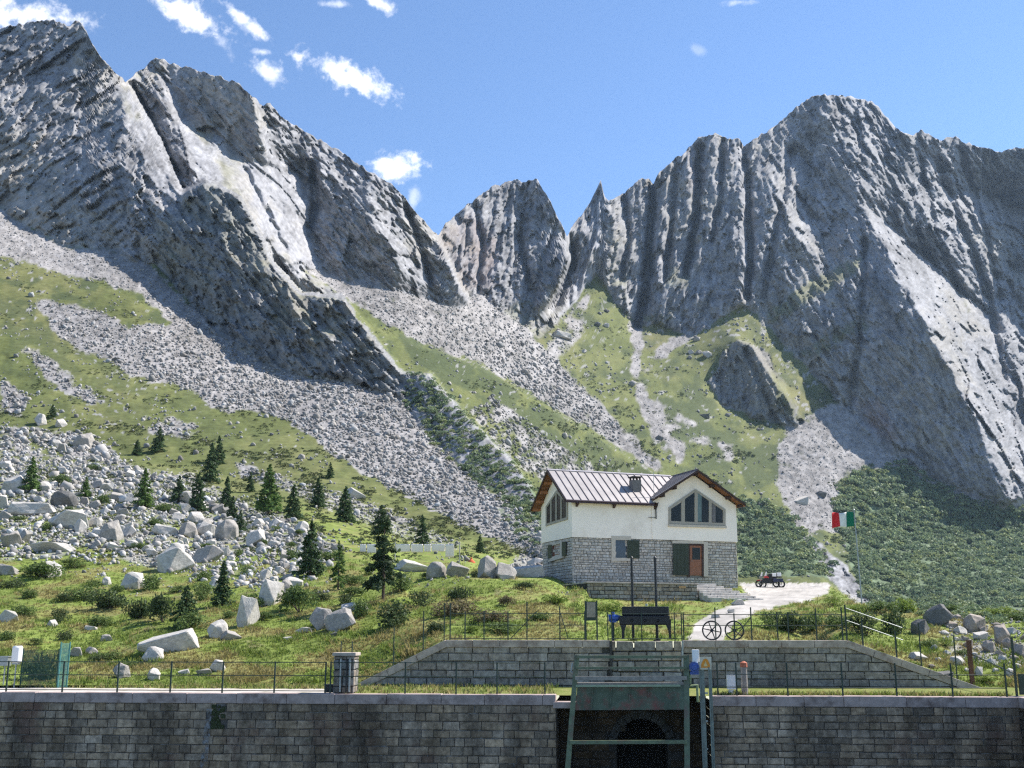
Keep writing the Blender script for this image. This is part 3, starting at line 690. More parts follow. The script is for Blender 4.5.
def stone_mat(name, dark, red=.0, moss=.0, scale=1.0, bmp=.5, sv=.22):
    m, nt, bs = newmat(name); spec(bs, .92, .12)
    a = N(nt, 'ShaderNodeAttribute', attribute_name='albedo')
    t = nt.nodes.new('ShaderNodeTexCoord'); mp = nt.nodes.new('ShaderNodeMapping'); mp.inputs['Scale'].default_value = (1, 1, sv); nt.links.new(t.outputs['Object'], mp.inputs['Vector'])
    f = noise(nt, 5.5 * scale, 6, .7); c = mixc(nt, a.outputs['Color'], ramp(nt, f, [(.3, (.48,) * 3), (.5, (1,) * 3), (.72, (1.6,) * 3)]), 1, 'MULTIPLY')
    g = noise(nt, .9 * scale, 5, .62, vec=mp.outputs['Vector'])
    c = mixc(nt, c, ramp(nt, g, [(.36, (dark,) * 3), (.62, (1.05,) * 3)]), 1, 'MULTIPLY')
    if red:
        g2 = noise(nt, .55 * scale, 4, .6); c = mixc(nt, c, (.15, .085, .065), ramp(nt, g2, [(.55, (0,) * 3), (.72, (red,) * 3)]))
    if moss:
        g3 = noise(nt, 1.7 * scale, 5, .7); c = mixc(nt, c, (.05, .06, .022), ramp(nt, g3, [(.6, (0,) * 3), (.72, (moss,) * 3)]))
    nt.links.new(c, bs.inputs['Base Color']); bump(nt, bs, f, bmp, .03); return m
M_LOW = stone_mat('weathered_dam_stone', .33, .75, .35)
M_UP = stone_mat('grey_dressed_stone', .72, .3, .15)
M_HOUSE = stone_mat('house_stone', .9, .1, 0, 1.4)
M_COPE = simple('coping_stone', (.40, .34, .29), .9, .28, 3, dirt=(.20, .14, .11), bmp=.4)
M_COPE_LOW = simple('lower_coping_stone', (.36, .28, .255), .9, .3, 3, dirt=(.16, .115, .10), bmp=.4)
M_MORTAR = simple('dark_mortar', (.045, .042, .04), .95, .3, 4)
M_LIME = simple('limy_mortar', (.085, .075, .068), .95, .3, 4, dirt=(.26, .25, .25))
M_IRON = simple('dark_green_painted_iron', (.022, .040, .030), .5, .3, 9, sp=.4)
M_IRON2 = simple('green_painted_steel', (.115, .145, .085), .5, .3, 5, sp=.4, dirt=(.13, .10, .07))
M_BLACK = simple('black_paint', (.012, .012, .015), .45, .3, 4, sp=.4, dirt=(.03, .025, .022))
M_GALV = simple('galvanised_steel', (.30, .32, .32), .45, .2, 6, metal=.5)
M_WHITE = simple('white_paint', (.78, .77, .76), .5, .05, 3)
M_BLUE = simple('blue_enamel', (.02, .07, .30), .35, .25, 6, sp=.5)
M_RUSTPLATE = simple('worn_green_gate_plate', (.085, .105, .070), .7, .35, 3, dirt=(.20, .062, .05))
M_ORANGE = simple('orange_paint', (.75, .28, .03), .5, .15, 8)

zT = P(0, 692, 42.5).z
WA = P(0, 692, 42.5); Yb = Yz(697, zT - EYE); WB = P(1018, 697, Yb); WB.z = zT
WD = (WB - WA); WD.z = 0; WLEN = WD.length; WD.normalize(); WO = Vector((WD.y, -WD.x, 0))        # WO points out to the viewer
UPZ = Vector((0, 0, 1))
def wp(px, py, back=0): return hit(px, py, WA - WO * back, WO)                                  # point on a plane parallel to the dam face, BACK metres behind it
def lvl(px, z, back=0):                                                                         # the same at a known level
    py = 690.
    for _ in range(8):
        q = wp(px, py, back); py -= (z - q.z) * F / q.y
    return wp(px, py, back)

def low_wall(pxa, pxb, name, label, seed, notch=None):
    a, b_ = lvl(pxa, zT, 0), lvl(pxb, zT, 0); L = (b_ - a).length; H = 6.2
    e = empty(name, (a + b_) / 2 - UPZ * H, label, 'retaining wall')
    mb = MB(); o = a - UPZ * H
    holes = []
    if notch:
        n0 = (lvl(notch, zT - .8) - a).dot(WD); holes = [(n0 - .25, n0 + .25, H - 1.25, H - .3)]
    masonry(mb, o, WD, UPZ, WO, L, H - .36, .25, (.32, .80), 0.055, .25, seed=seed, holes=holes, vary=.32, warm=.06, gap=.012)
    mb.build('stone_facing', M_LOW, e, attr='albedo')
    back = MB(); back.box(o - WO * .9, WD * L, WO * .9, UPZ * (H - .37)); back.build('mortar_core', M_LIME, e)
    cp = MB(); u = 0; r = random.Random(seed)
    while u < L - .01:
        ww = min(r.uniform(1.3, 2.2), L - u); j = r.uniform(-.012, .012)
        cp.box(a + WD * (u + .006) - UPZ * .36 + WO * (.09 + j) - WO * .62, WD * (ww - .012), WO * .62, UPZ * (.355 + j)); u += ww
    cp.build('coping', M_COPE_LOW, e, bevel=.02)
    if notch:
        nb = MB(); q = a + WD * n0 - UPZ * .78; 
        for k in range(46):
            rr = r.uniform(.03, .09); c = q + WD * r.uniform(-.22, .22) - UPZ * r.uniform(-.32, .5) + WO * r.uniform(.0, .05)
            nb.cbox(c, rr * 2, .05, rr * 1.6, ux=WD)
        nb.build('moss_patch', simple('wet_moss', (.035, .042, .016), .9, .5, 20), e)
        st = MB(); st.add([a + WD * (n0 - .42) - UPZ * .55 + WO * .068, a + WD * (n0 - .22) - UPZ * .55 + WO * .068, a + WD * (n0 - .30) - UPZ * 3.6 + WO * .068, a + WD * (n0 - .62) - UPZ * 3.6 + WO * .068], [(3, 2, 1, 0)])
        m, nt, bs = newmat('lime_stain'); spec(bs, .9, .1); f = noise(nt, 4, 6, .75)
        nt.links.new(ramp(nt, f, [(.3, (.2, .2, .21)), (.7, (.33, .33, .35))]), bs.inputs['Base Color']); nt.links.new(ramp(nt, f, [(.47, (0,) * 3), (.6, (.75,) * 3)]), bs.inputs['Alpha'])
        st.build('lime_streak', m, e)
    return e
low_wall(-125, 556, 'retaining_wall', 'long dark weathered stone dam wall with a mossy drain and white lime streak, beside the sluice', 3, notch=218)
low_wall(712, 1018, 'retaining_wall', 'dark weathered stone dam wall between the sluice posts and the corner at the frame edge', 4)
# the return wall at the corner comes forward
e = empty('retaining_wall', lvl(1019, zT, 0) - UPZ * 6, 'stone wing wall coming forward from the corner of the dam, at the extreme right edge', 'retaining wall')
a = lvl(1019, zT, 0); mb = MB(); masonry(mb, a - UPZ * 6.2 - WD * 0 + WO * 8, -WO, UPZ, -WD, 8, 5.85, .285, (.42, .95), .05, .1, seed=9, vary=.4); mb.build('stone_facing', M_LOW, e, attr='albedo')
MB().box(a - UPZ * 6.2 + WO * 8, -WO * 8.6, WD * .6, UPZ * 5.84).build('mortar_core', M_MORTAR, e)
MB().box(a - UPZ * .36 + WO * 8 - WD * .06, -WO * 8.7, WD * .7, UPZ * .36).build('coping', M_COPE_LOW, e, bevel=.02)

# lower terrace, its path strip, and the pool floor in front
def sheet(name, pts, mat, sub=0):
    mb = MB(); mb.add(pts, [tuple(range(len(pts)))]); o = mb.build(name, mat); tag(o, kind='structure')
    if o.data.polygons[0].normal.z < 0: o.data.flip_normals()
    return o
m, nt, bs = newmat('terrace_turf'); spec(bs, .95, .1)
f = noise(nt, 1.3, 6, .7); c = ramp(nt, f, [(.3, (.10, .14, .03)), (.5, (.17, .19, .05)), (.68, (.26, .21, .10))]); f2 = noise(nt, 14, 4, .7)
c = mixc(nt, c, ramp(nt, f2, [(.3, (.6,) * 3), (.7, (1.35,) * 3)]), 1, 'MULTIPLY'); nt.links.new(c, bs.inputs['Base Color']); bump(nt, bs, f2, .8, .05)
M_TURF = m
q = lambda px, back, dz=0: lvl(px, zT + dz, back)
sheet('ground', [q(-140, .55, -.05), q(1200, .55, -.05), q(1200, 8.2, -.05), q(-140, 8.2, -.05)], M_TURF)
o0 = lvl(1019, zT, 0) + WD * .55
tag(MB().add([o0 - UPZ * .06 + WO * 14, o0 - UPZ * .06 + WO * 14 + WD * 70, o0 - UPZ * .06 - WO * 12 + WD * 70, o0 - UPZ * .06 - WO * 12], [(0, 1, 2, 3)]).build('ground', M_TURF), kind='structure')
M_PATH = simple('pale_path', (.46, .42, .38), .95, .2, 2.2, dirt=(.27, .24, .17))
mb = MB(); n = 40; r = random.Random(5); edge = [3.7 + .18 * math.sin(k * .9) + r.uniform(-.12, .12) for k in range(n + 1)]
for k in range(n):
    p0, p1 = -135 + 480 * k / n, -135 + 480 * (k + 1) / n
    mb.add([q(p0, .55, -.03), q(p1, .55, -.03), q(p1, edge[k+1], -.03), q(p0, edge[k], -.03)], [(0, 1, 2, 3)])
tag(mb.build('path', M_PATH), kind='structure')
m, nt, bs = newmat('still_water'); spec(bs, .06, .5); bs.inputs['Base Color'].default_value = (.03, .06, .055, 1); bump(nt, bs, noise(nt, 2.5, 3), .08, .05)
sheet('water', [(-160, -50, zT - 5.6), (160, -50, zT - 5.6), (160, 46, zT - 5.6), (-160, 46, zT - 5.6)], m)

# ------------------------------------------------------------------ sluice bay: tunnel wall at the back, side cheeks
BD = 2.6
a, b_ = lvl(556, zT, 0), lvl(712, zT, 0); bw = (b_ - a).length
e = empty('intake_bay', (a + b_) / 2 - UPZ * 6, 'dark stone sluice bay with an arched tunnel mouth behind the gate', 'sluice bay')
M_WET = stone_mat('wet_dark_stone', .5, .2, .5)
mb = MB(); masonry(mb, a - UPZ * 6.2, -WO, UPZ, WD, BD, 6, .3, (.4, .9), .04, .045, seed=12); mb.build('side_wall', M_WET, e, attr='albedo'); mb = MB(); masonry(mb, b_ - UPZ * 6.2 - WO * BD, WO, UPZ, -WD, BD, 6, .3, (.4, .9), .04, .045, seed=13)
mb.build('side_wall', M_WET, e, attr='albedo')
cw = wp(642, 745, BD); ac = (cw - a).dot(WD); arad = .95; zc = cw.z
mb = MB(); o = a - UPZ * 6.2 - WO * BD; hz_ = zc - o.z
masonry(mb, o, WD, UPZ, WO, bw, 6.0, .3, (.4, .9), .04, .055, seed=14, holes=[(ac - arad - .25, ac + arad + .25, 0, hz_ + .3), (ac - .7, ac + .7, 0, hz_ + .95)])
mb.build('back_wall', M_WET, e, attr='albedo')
mb = MB(); pr = None; K = 14
fo = lambda u, v: o + WD * u + UPZ * v - WO * .02
L0 = [fo(0, 0), fo(ac - arad, 0)]
arc = [fo(ac - arad * math.cos(math.pi * k / K), hz_ + arad * math.sin(math.pi * k / K)) for k in range(K + 1)]
topv = [fo(bw * k / K, 6.1) for k in range(K + 1)]
for k in range(K): mb.add([arc[k], arc[k+1], topv[k+1], topv[k]], [(0, 1, 2, 3)])
mb.add([fo(0, 0), fo(ac - arad, 0), arc[0], fo(0, 6.1)], [(0, 1, 2, 3)]); mb.add([fo(ac + arad, 0), fo(bw, 0), fo(bw, 6.1), arc[K]], [(0, 1, 2, 3)])
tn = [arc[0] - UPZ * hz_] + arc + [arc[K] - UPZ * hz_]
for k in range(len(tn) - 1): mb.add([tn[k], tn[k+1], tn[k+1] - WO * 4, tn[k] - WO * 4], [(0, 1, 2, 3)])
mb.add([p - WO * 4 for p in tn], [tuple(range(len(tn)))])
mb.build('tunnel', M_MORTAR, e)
mb = MB()
for k in range(13):
    a0, a1 = math.pi * (k + .06) / 13, math.pi * (k + .94) / 13
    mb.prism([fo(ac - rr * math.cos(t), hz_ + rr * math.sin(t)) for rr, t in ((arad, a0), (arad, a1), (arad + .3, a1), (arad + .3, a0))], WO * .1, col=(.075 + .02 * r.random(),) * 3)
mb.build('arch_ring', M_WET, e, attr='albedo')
MB().box(a - UPZ * 6.3 , WD * bw, -WO * BD, UPZ * .1).build('floor', M_MORTAR, e)
mb = MB(); mb.box(lvl(553, zT - .28, 0) - UPZ * .18 - WO * .6 + WO * .14, WD * .9, WO * .6, UPZ * .22); mb.build('ledge', M_COPE_LOW, e, bevel=.02)

# ------------------------------------------------------------------ upper retaining wall
UB = 7.0
def up(px, py, f=0): return wp(px, py, UB - f)
tl, tr, bl, br_ = up(445, 640), up(848, 640), up(357, 684), up(985, 689)
zU = tl.z; tr = lvl(848, zU, UB); o = Vector((bl.x, bl.y, zT - .3)); LU = (br_ - bl).dot(WD); HU = zU - o.z
e = empty('retaining_wall', (tl + tr) / 2 - UPZ * 2.2, 'pale grey block upper terrace wall with sloping ends, below the fence and the house', 'retaining wall')
uTL, uTR = (tl - o).dot(WD), (tr - o).dot(WD); vb1, vb2 = bl.z - o.z, br_.z - o.z
cth = .30
s1 = (HU - vb1) / uTL; s2 = (vb2 - HU) / (LU - uTR)
clips = [(-s1, 1, vb1 - cth * 1.1), (-s2, 1, HU - s2 * uTR - cth * 1.1), (0, 1, HU - cth)]
c0, c1 = (up(611, 660) - o).dot(WD), (up(682, 660) - o).dot(WD)
mb = MB(); masonry(mb, o, WD, UPZ, WO, LU, HU, .335, (.5, 1.15), 0.05, .27, clips=clips, holes=[(c0, c1, 0, 9)], seed=21, vary=.18, warm=.05, tint=(1.12, .86))
mb.build('stone_facing', M_UP, e, attr='albedo')
mb = MB(); mb.prism([o + WD * u + UPZ * v - WO * .01 for u, v in ((0, 0), (LU, 0), (LU, max(.02, vb2 - cth)), (uTR, HU - cth - .01), (uTL, HU - cth - .01), (0, vb1 - cth))], -WO * .7); mb.build('mortar_core', simple('grey_mortar', (.07, .068, .062), .95, .3, 4), e)
mb = MB(); cc = c1 - c0
masonry(mb, o + WD * c0, WD, UPZ, WO, cc, HU - .02, .36, (.55, 1.0), .17, .29, seed=23, vary=.2, warm=.12, tint=(1.14, .84)); mb.build('centre_panel', M_UP, e, attr='albedo')
def coping(pts):
    for (p0, p1) in zip(pts[:-1], pts[1:]):
        d_ = (p1 - p0); L = d_.length; d_.normalize(); nn_ = WO.cross(d_); nn_ = nn_ if nn_.z > 0 else -nn_; k = max(1, round(L / 1.25))
        for i in range(k):
            jj = r.uniform(-.012, .012)
            yield p0 + d_ * (L * i / k + .006) - nn_ * cth + WO * (.10 + jj) - WO * .62, d_ * (L / k - .012), WO * .62, nn_ * (cth - .004)
P_ = lambda u, v: o + WD * u + UPZ * v
for k, pts in enumerate(([P_(0, vb1), P_(uTL, HU)], [P_(uTL + .03, HU), P_(c0 - .03, HU)], [P_(c1 + .03, HU), P_(uTR - .03, HU)], [P_(uTR, HU), P_(LU, vb2)], [P_(LU + .02, vb2), P_(LU + .8, vb2)])):
    mb = MB()
    for bx_ in coping(pts): mb.box(*bx_)
    mb.build('coping', M_COPE, e, bevel=.02)
MB().tube([up(611, 641, .25), up(611, 684, .25)], .06).build('drain_pipe', M_BLACK, e)
MB().tube([up(682.5, 641, .25), up(682.5, 668, .25)], .045).build('drain_pipe', M_GALV, e)
# tie the end slopes into the turf with low stones hidden in the grass

# ------------------------------------------------------------------ railings and fences
def railing(name, label, bases, h, rails, pr=.025, rr=.016, mat=M_IRON, heights=None, group=None, brace=()):
    c = sum(bases, Vector()) / len(bases); e = empty(name, c, label, 'fence', group)
    for i, b in enumerate(bases): MB().cbox(b + UPZ * ((heights[i] if heights else h) / 2 - .03), pr * 2, pr * 2, (heights[i] if heights else h) + .06, ux=WD).build('post', mat, e)
    for fr in rails:
        MB().tube([b + UPZ * fr for b in bases], rr, 6).build('rail', mat, e)
    for i, a, b in brace: MB().tube([bases[i] + UPZ * a[1] + WD * a[0], bases[i] + UPZ * b[1] + WD * b[0]], .018, 6).build('brace', mat, e)
    return e
fb = [lvl(px, zT, .22) for px in (-106, -50, 6, 62, 117, 170, 222, 274, 325)]
railing('iron_railing', 'thin green three-rail iron railing on the dam wall, between white drum and stone pillar', fb, 1.12, (1.09, .62, .08))
fb = [lvl(px, zT, .22) for px in (330, 405, 456, 497, 545)]
railing('iron_railing', 'thin green iron railing on the dam wall between the stone pillar and the sluice', fb, 1.12, (1.09, .6))
fb = [lvl(px, zT, .22) for px in (718, 737, 788, 843, 897, 953, 1007)]
railing('iron_railing', 'thin green iron railing on the dam wall beside the sluice sign', fb, 1.12, (.72, .28))
ub = [lvl(px, zU, UB + .12) for px in (450, 465, 484, 508, 527, 560, 585)]
railing('iron_railing', 'dark iron railing on the upper wall between the sloping end and the notice board', ub, 1.15, (1.1, .62, .06), heights=[1.55, 1.2, 1.2, 1.2, 1.6, 1.4, 1.2], brace=[(3, (.1, .05), (1.3, 1.25)), (5, (0, 1.2), (.35, .05))])
ub = [lvl(px, zU, UB - .02) for px in (608, 612, 642, 675, 682)]
railing('iron_railing', 'short green iron railing in front of the black winch', ub, 1.15, (1.08, .06), pr=.022)
ub = [lvl(px, zU, UB + .12) for px in (684, 716, 735, 752, 778, 789, 817, 843)]
railing('iron_railing', 'dark iron railing on the upper wall in front of the spoked wheels and bushes', ub, 1.15, (1.05, .6), heights=[1.15, 1.35, 1.1, 1.35, 1.15, 1.15, 1.3, 1.35], brace=[(3, (0, .95), (-.7, .1))])
sl = [P_(uTR + t * (LU - uTR), HU + (vb2 - HU) * t) - WO * .2 for t in (0, .12, .37)]
e = empty('handrail', sl[1], 'pale steel handrail sloping down beside the upper wall end', 'handrail')
for b, hh in zip(sl, (1.45, 1.1, 1.1)): MB().cbox(b + UPZ * (hh / 2 - .05), .06, .06, hh + .1, ux=WD).build('post', M_IRON, e)
for hgt in (1.32, .82): MB().tube([sl[0] + UPZ * hgt, sl[2] + UPZ * hgt + WD * .3 - UPZ * .1], .015, 6).build('rail', M_GALV, e)
def lone_post(px, py, Y, h, wd, label, mat=M_IRON, base=None):
    b = base if base is not None else ground1(px, py)
    e = MB().cbox(b + UPZ * (h / 2 - .1), wd, wd, h + .2, ux=WD); o_ = e.build('fence_post', mat, None); o_.data.transform(Matrix.Translation(-b)); o_.location = b
    cap = MB().cbox(UPZ * (h + .02), wd * 1.3, wd * 1.3, .03, ux=WD); c_ = cap.build('cap', mat); c_.parent = o_
    return tag(o_, label, 'post')
e1 = [P_(uTL * t, vb1 + (HU - vb1) * t) - WO * .25 for t in (.40, .74, .98)]
railing('wire_fence', 'sparse dark wire fence of thin posts climbing the grassy sloping wall end', e1, 1.5, (1.45, .75), pr=.022, rr=.006, heights=[1.65, 1.7, 1.6])
e1 = [P_(uTR + t * (LU - uTR), HU + (vb2 - HU) * t) - WO * .35 for t in (.56, .82)]
for b, lb in zip(e1, ('thin dark post on the sloping wall end, below the handrail', 'thin dark post near the foot of the sloping wall end')): lone_post(0, 0, 0, 1.75, .045, lb, base=b)
M_RUST = simple('rusty_wood', (.11, .055, .035), .85, .3, 6)
b = P_(LU - .2, vb2) - WO * .9; lone_post(0, 0, 0, 1.9, .16, 'thick rusty brown post with a green edge at the foot of the sloping wall', M_RUST, base=b)
b = lvl(1017, zT, .5); lone_post(0, 0, 0, 2.0, .07, 'tall dark iron post at the dam corner, rightmost post of all', base=b)
e = empty('handrail', b, 'dark iron strut slanting between the rusty post and the dam corner post', 'handrail'); MB().tube([P_(LU - .1, vb2) - WO * .9 + UPZ * 1.35, b + UPZ * .75], .025, 6).build('rail', M_IRON, e); MB().cbox(b + UPZ * .4 + WD * .3, .4, .08, .7, ux=WD).build('post', M_IRON, e)

# ------------------------------------------------------------------ sluice gate and its gear
GB = -.35                                            # the gate frame stands just in front of the dam face
g = lambda px, py, f=0: wp(px, py, GB - f)
e = empty('sluice_gate', g(632, 768), 'green steel sluice gate frame with a worn plate in the dark bay', 'sluice gate')
tl_, tr_ = g(577, 655), g(686.5, 655); bl_, br2 = P(565, 800, 39.9), P(687.5, 800, 38.9)
for p0, p1 in ((tl_, bl_), (tr_, br2)):
    dd = (p1 - p0).normalized(); mb = MB()
    mb.box(p0 - WD * .09, WD * .18, -WO * .05, p1 - p0); mb.box(p0 - WD * .09 - WO * .05, WD * .045, -WO * .16, p1 - p0); mb.build('guide_rail', M_IRON2, e)
def on_frame(px, py, left): # points along the guides
    p0, p1 = (tl_, bl_) if left else (tr_, br2)
    t = (py - 655) / 145.; return p0 + (p1 - p0) * t
M_PALEBAR = simple('weathered_pale_steel', (.27, .24, .21), .6, .3, 5)
for py, hgt, mt in ((657, .10, M_IRON2), (668.5, .08, M_IRON2), (679, .13, M_PALEBAR), (743.5, .12, M_IRON2)):
    p0, p1 = on_frame(0, py, True), on_frame(0, py, False); MB().box(p0 - UPZ * hgt / 2 + WO * .02, p1 - p0, UPZ * hgt, WO * .09).build('crossbar', mt, e)
p0, p1 = on_frame(0, 686.5, True), on_frame(0, 686.5, False); mb = MB(); mb.box(p0 - UPZ * .04 + WO * .12 + WD * .05, (p1 - p0) * .93, UPZ * .07, WO * .05); mb.build('lip_bar', simple('pale_green_edge', (.28, .33, .22), .5, .2, 5), e)
p2, p3 = on_frame(0, 711.5, True), on_frame(0, 711.5, False)
mb = MB(); mb.prism([p0 + WD * .1, p1 - WD * .06, p3 - WD * .06, p2 + WD * .1], -WO * .06); 
for k in range(1, 6):
    c = p0 + (p1 - p0) * k / 6; mb.box(c - WD * .02, WD * .04, WO * .03, (p2 - p0))
mb.build('gate_plate', M_RUSTPLATE, e)
mb = MB(); mb.box(p0 + WD * .1 - WO * .25, (p1 - p0) * .96, WO * .2, UPZ * .1); mb.build('walkway', M_PALEBAR, e)
mb = MB(); mb.tube([g(572.5, 663), g(571, 672), g(576, 675)], .03, 6); mb.build('hook', M_GALV, e)
mb = MB(); mb.tube([g(686, 672), g(688, 670), g(690, 678), g(690, 684)], .05, 6); mb.tube([g(690, 686), g(697, 685), g(698, 702)], .05, 6); mb.build('hoist_arm', simple('pale_olive_steel', (.30, .36, .20), .5, .2, 5), e)
mb = MB(); c = g(694, 667); mb.tube([c - WO * .22, c + WO * .22], [.17, .17], 14); mb.tube([c + WO * .22, c + WO * .3], [.12, .10], 12); mb.cbox(c - UPZ * .2, .3, .36, .1, ux=WD)
for k in range(9):
    t = k / 9 * 2 * math.pi; mb.cbox(c + (WD * math.cos(t) + UPZ * math.sin(t)) * .17, .02, .36, .05, ux=WD)
mb.build('hoist_motor', M_BLUE, e)
ps = empty('sign_post', g(705, 768), 'twin grey steel channel posts carrying the orange warning sign beside the sluice', 'sign post')
for pa, pb in ((699, 704), (708, 711.5)):
    t0, t1 = g(pa, 667, .15), g(pb, 667, .15); h = 6.0
    mb = MB(); mb.box(t0 - UPZ * h, t1 - t0, -WO * .03, UPZ * h); mb.box(t0 - UPZ * h, (t1 - t0).normalized() * .03, WO * .09, UPZ * h); mb.build('channel', simple('grey_green_steel', (.20, .23, .21), .5, .25, 4, metal=.3, dirt=(.12, .12, .10)), ps)
for py in (694, 722, 750): MB().box(g(704, py, .15), g(708, py, .15) - g(704, py, .15), -WO * .03, UPZ * .06).build('tie_bar', M_GALV, ps)
sg = empty('warning_sign', g(705.5, 663), 'square white-edged warning sign with an orange symbol on the twin steel posts', 'warning sign')
a0, a1, a2_ = g(699.5, 669.5, .2), g(711.5, 669.5, .2), g(699.5, 657, .2); ww, hh = (a1 - a0), (a2_ - a0)
MB().box(a0, ww, -WO * .03, hh).build('panel', simple('cream_enamel', (.62, .55, .42), .5, .08, 6), sg)
mb = MB(); f_ = lambda u, v: a0 + ww * u + hh * v + WO * .006
mb.prism([f_(.14, .14), f_(.86, .14), f_(.86, .42), f_(.68, .80), f_(.5, .88), f_(.32, .80), f_(.14, .42)], WO * .008); mb.build('symbol', M_ORANGE, sg)
mb = MB(); mb.prism([f_(.32, .26) + WO * .012, f_(.68, .26) + WO * .012, f_(.5, .66) + WO * .012], WO * .006); mb.build('triangle', simple('pale_yellow_paint', (.75, .55, .25), .5, .1, 6), sg)
b = MB(); bx0 = g(692.5, 662, .1); b.box(bx0, g(699.5, 662, .1) - bx0, -WO * .2, UPZ * .42); b.cbox(bx0 + WD * .14 - UPZ * .02, .1, .1, .06, ux=WD)
tag(b.build('switch_box', M_WHITE, None, bevel=.02), 'small white electric box above the blue motor, beside the warning sign', 'switch box')
# white cabinet and marker post behind the right railing
cb = MB(); p = lvl(731.5, zT, .9); cb.cbox(p + UPZ * .32 + UPZ * .1, .3, .22, .5, ux=WD); cb.cbox(p + UPZ * .68, .34, .26, .04, ux=WD); cb.cbox(p + UPZ * .05, .2, .14, .2, ux=WD)
tag(cb.build('meter_cabinet', M_WHITE, None), 'small white meter cabinet at the foot of the upper wall beside the sign posts', 'cabinet')
p = lvl(745, zT, .8); e = empty('marker_post', p, 'pale stone marker post with an orange top behind the railing', 'post'); MB().tube([p, p + UPZ * .95], [.13, .11], 10).build('shaft', M_PALEBAR, e); MB().tube([p + UPZ * .95, p + UPZ * 1.1, p + UPZ * 1.16], [.14, .13, .03], 10).build('top', simple('faded_orange', (.42, .13, .07), .7, .2, 8), e)

# ------------------------------------------------------------------ stone pillar with pipes
p = lvl(345.5, zT, .75); e = empty('stone_pillar', p, 'square stone pillar with pipes down its face on the dam wall, beside the sloping upper wall', 'pillar')
mb = MB(); wd_ = .78; h_ = 1.32
MB().cbox(p + UPZ * h_ / 2, wd_ - .08, wd_ - .08, h_, ux=WD).build('core', M_MORTAR, e)
for ux_, ot in ((WD, WO), (-WO, WD * 1), (WO, -WD)):
    masonry(mb, p - ux_ * wd_ / 2 + ot * (wd_ / 2 - .05), ux_, UPZ, ot, wd_, h_, .3, (.3, .5), .05, .2, seed=31, tint=(1.12, .86))
mb.build('shaft', M_UP, e, attr='albedo'); MB().cbox(p + UPZ * (h_ + .06), wd_ + .1, wd_ + .1, .12, ux=WD).build('cap', M_COPE, e, bevel=.02)
for du_, mt in ((-.1, M_GALV), (.13, M_BLACK), (.24, M_GALV)): MB().tube([p + WO * .46 + WD * du_ + UPZ * .05, p + WO * .46 + WD * du_ + UPZ * 1.22], .035, 8).build('pipe', mt, e)
for du_ in (-.22, .2): MB().tube([p + WD * du_ + UPZ * (h_ + .1), p + WD * du_ + UPZ * (h_ + .52)], .022, 6).build('rod', M_IRON, e)
p = lvl(331, zT, .9); bx = MB(); bx.cbox(p + UPZ * .13, .42, .4, .26, ux=WD); bx.cbox(p + UPZ * .27, .46, .44, .03, ux=WD); tag(bx.build('valve_box', M_BLACK, None), 'low dark valve box beside the foot of the stone pillar', 'box')

# ------------------------------------------------------------------ white drum and green mesh panels by the lawn
p = lvl(14, zT, 3.6); e = empty('weather_drum', p, 'white drum on a thin post behind the railing, beside the green mesh', 'drum')
MB().tube([p - UPZ * .05, p + UPZ * .98], .03, 8).build('post', M_GALV, e); MB().tube([p + UPZ * .96, p + UPZ * 1.0, p + UPZ * 1.56, p + UPZ * 1.62], [.15, .2, .2, .16], 18).build('drum', M_WHITE, e, smooth=False)
MB().cbox(p + UPZ * .92, .25, .25, .06, ux=WD).build('bracket', M_GALV, e)
p = lvl(3, zT, 3.8); mb = MB(); mb.cbox(p + UPZ * 1.0, .34, .3, .34, ux=WD); mb.cbox(p + UPZ * 1.19, .4, .36, .04, ux=WD); mb.tube([p - UPZ * .05, p + UPZ * .85], .03, 8); tag(mb.build('meter_box', M_GALV, None), 'small grey meter box on a post at the extreme left, beside the white drum', 'box')
M_NET = simple('green_net', (.03, .14, .12), .7, .2, 8); M_NETD = simple('dark_green_net', (.018, .060, .050), .7, .2, 8)
def net(pxa, pxb, h, back, back2, mat, label, step=.045, wire=.009):
    a, b = lvl(pxa, zT, back), lvl(pxb, zT, back2); L = (b - a).length; d_ = (b - a).normalized(); e = empty('mesh_panel', (a + b) / 2, label, 'mesh panel')
    mb = MB(); o_ = d_.cross(UPZ)
    k = int(L / step)
    for i in range(k + 1): mb.box(a + d_ * (L * i / k - wire / 2), d_ * wire, o_ * wire, UPZ * h)
    k = int(h / step)
    for i in range(k + 1): mb.box(a + UPZ * (h * i / k - wire / 2), d_ * L, o_ * wire * .9, UPZ * wire)
    mb.build('wire_mesh', mat, e)
    for q_ in (a, b): MB().tube([q_ - UPZ * .05, q_ + UPZ * (h + .06)], .03, 8).build('post', mat, e)
net(20, 56, 1.45, 3.9, 3.9, M_NETD, 'wide dark green mesh panel behind the railing, between the white drum and the turquoise mesh', .05, .012)
net(57.5, 66.5, 1.72, 3.6, 3.9, simple('turquoise_net', (.08, .23, .215), .6, .2, 8), 'narrow turquoise mesh panel standing on the lawn beside the wide dark mesh', .04, .012)
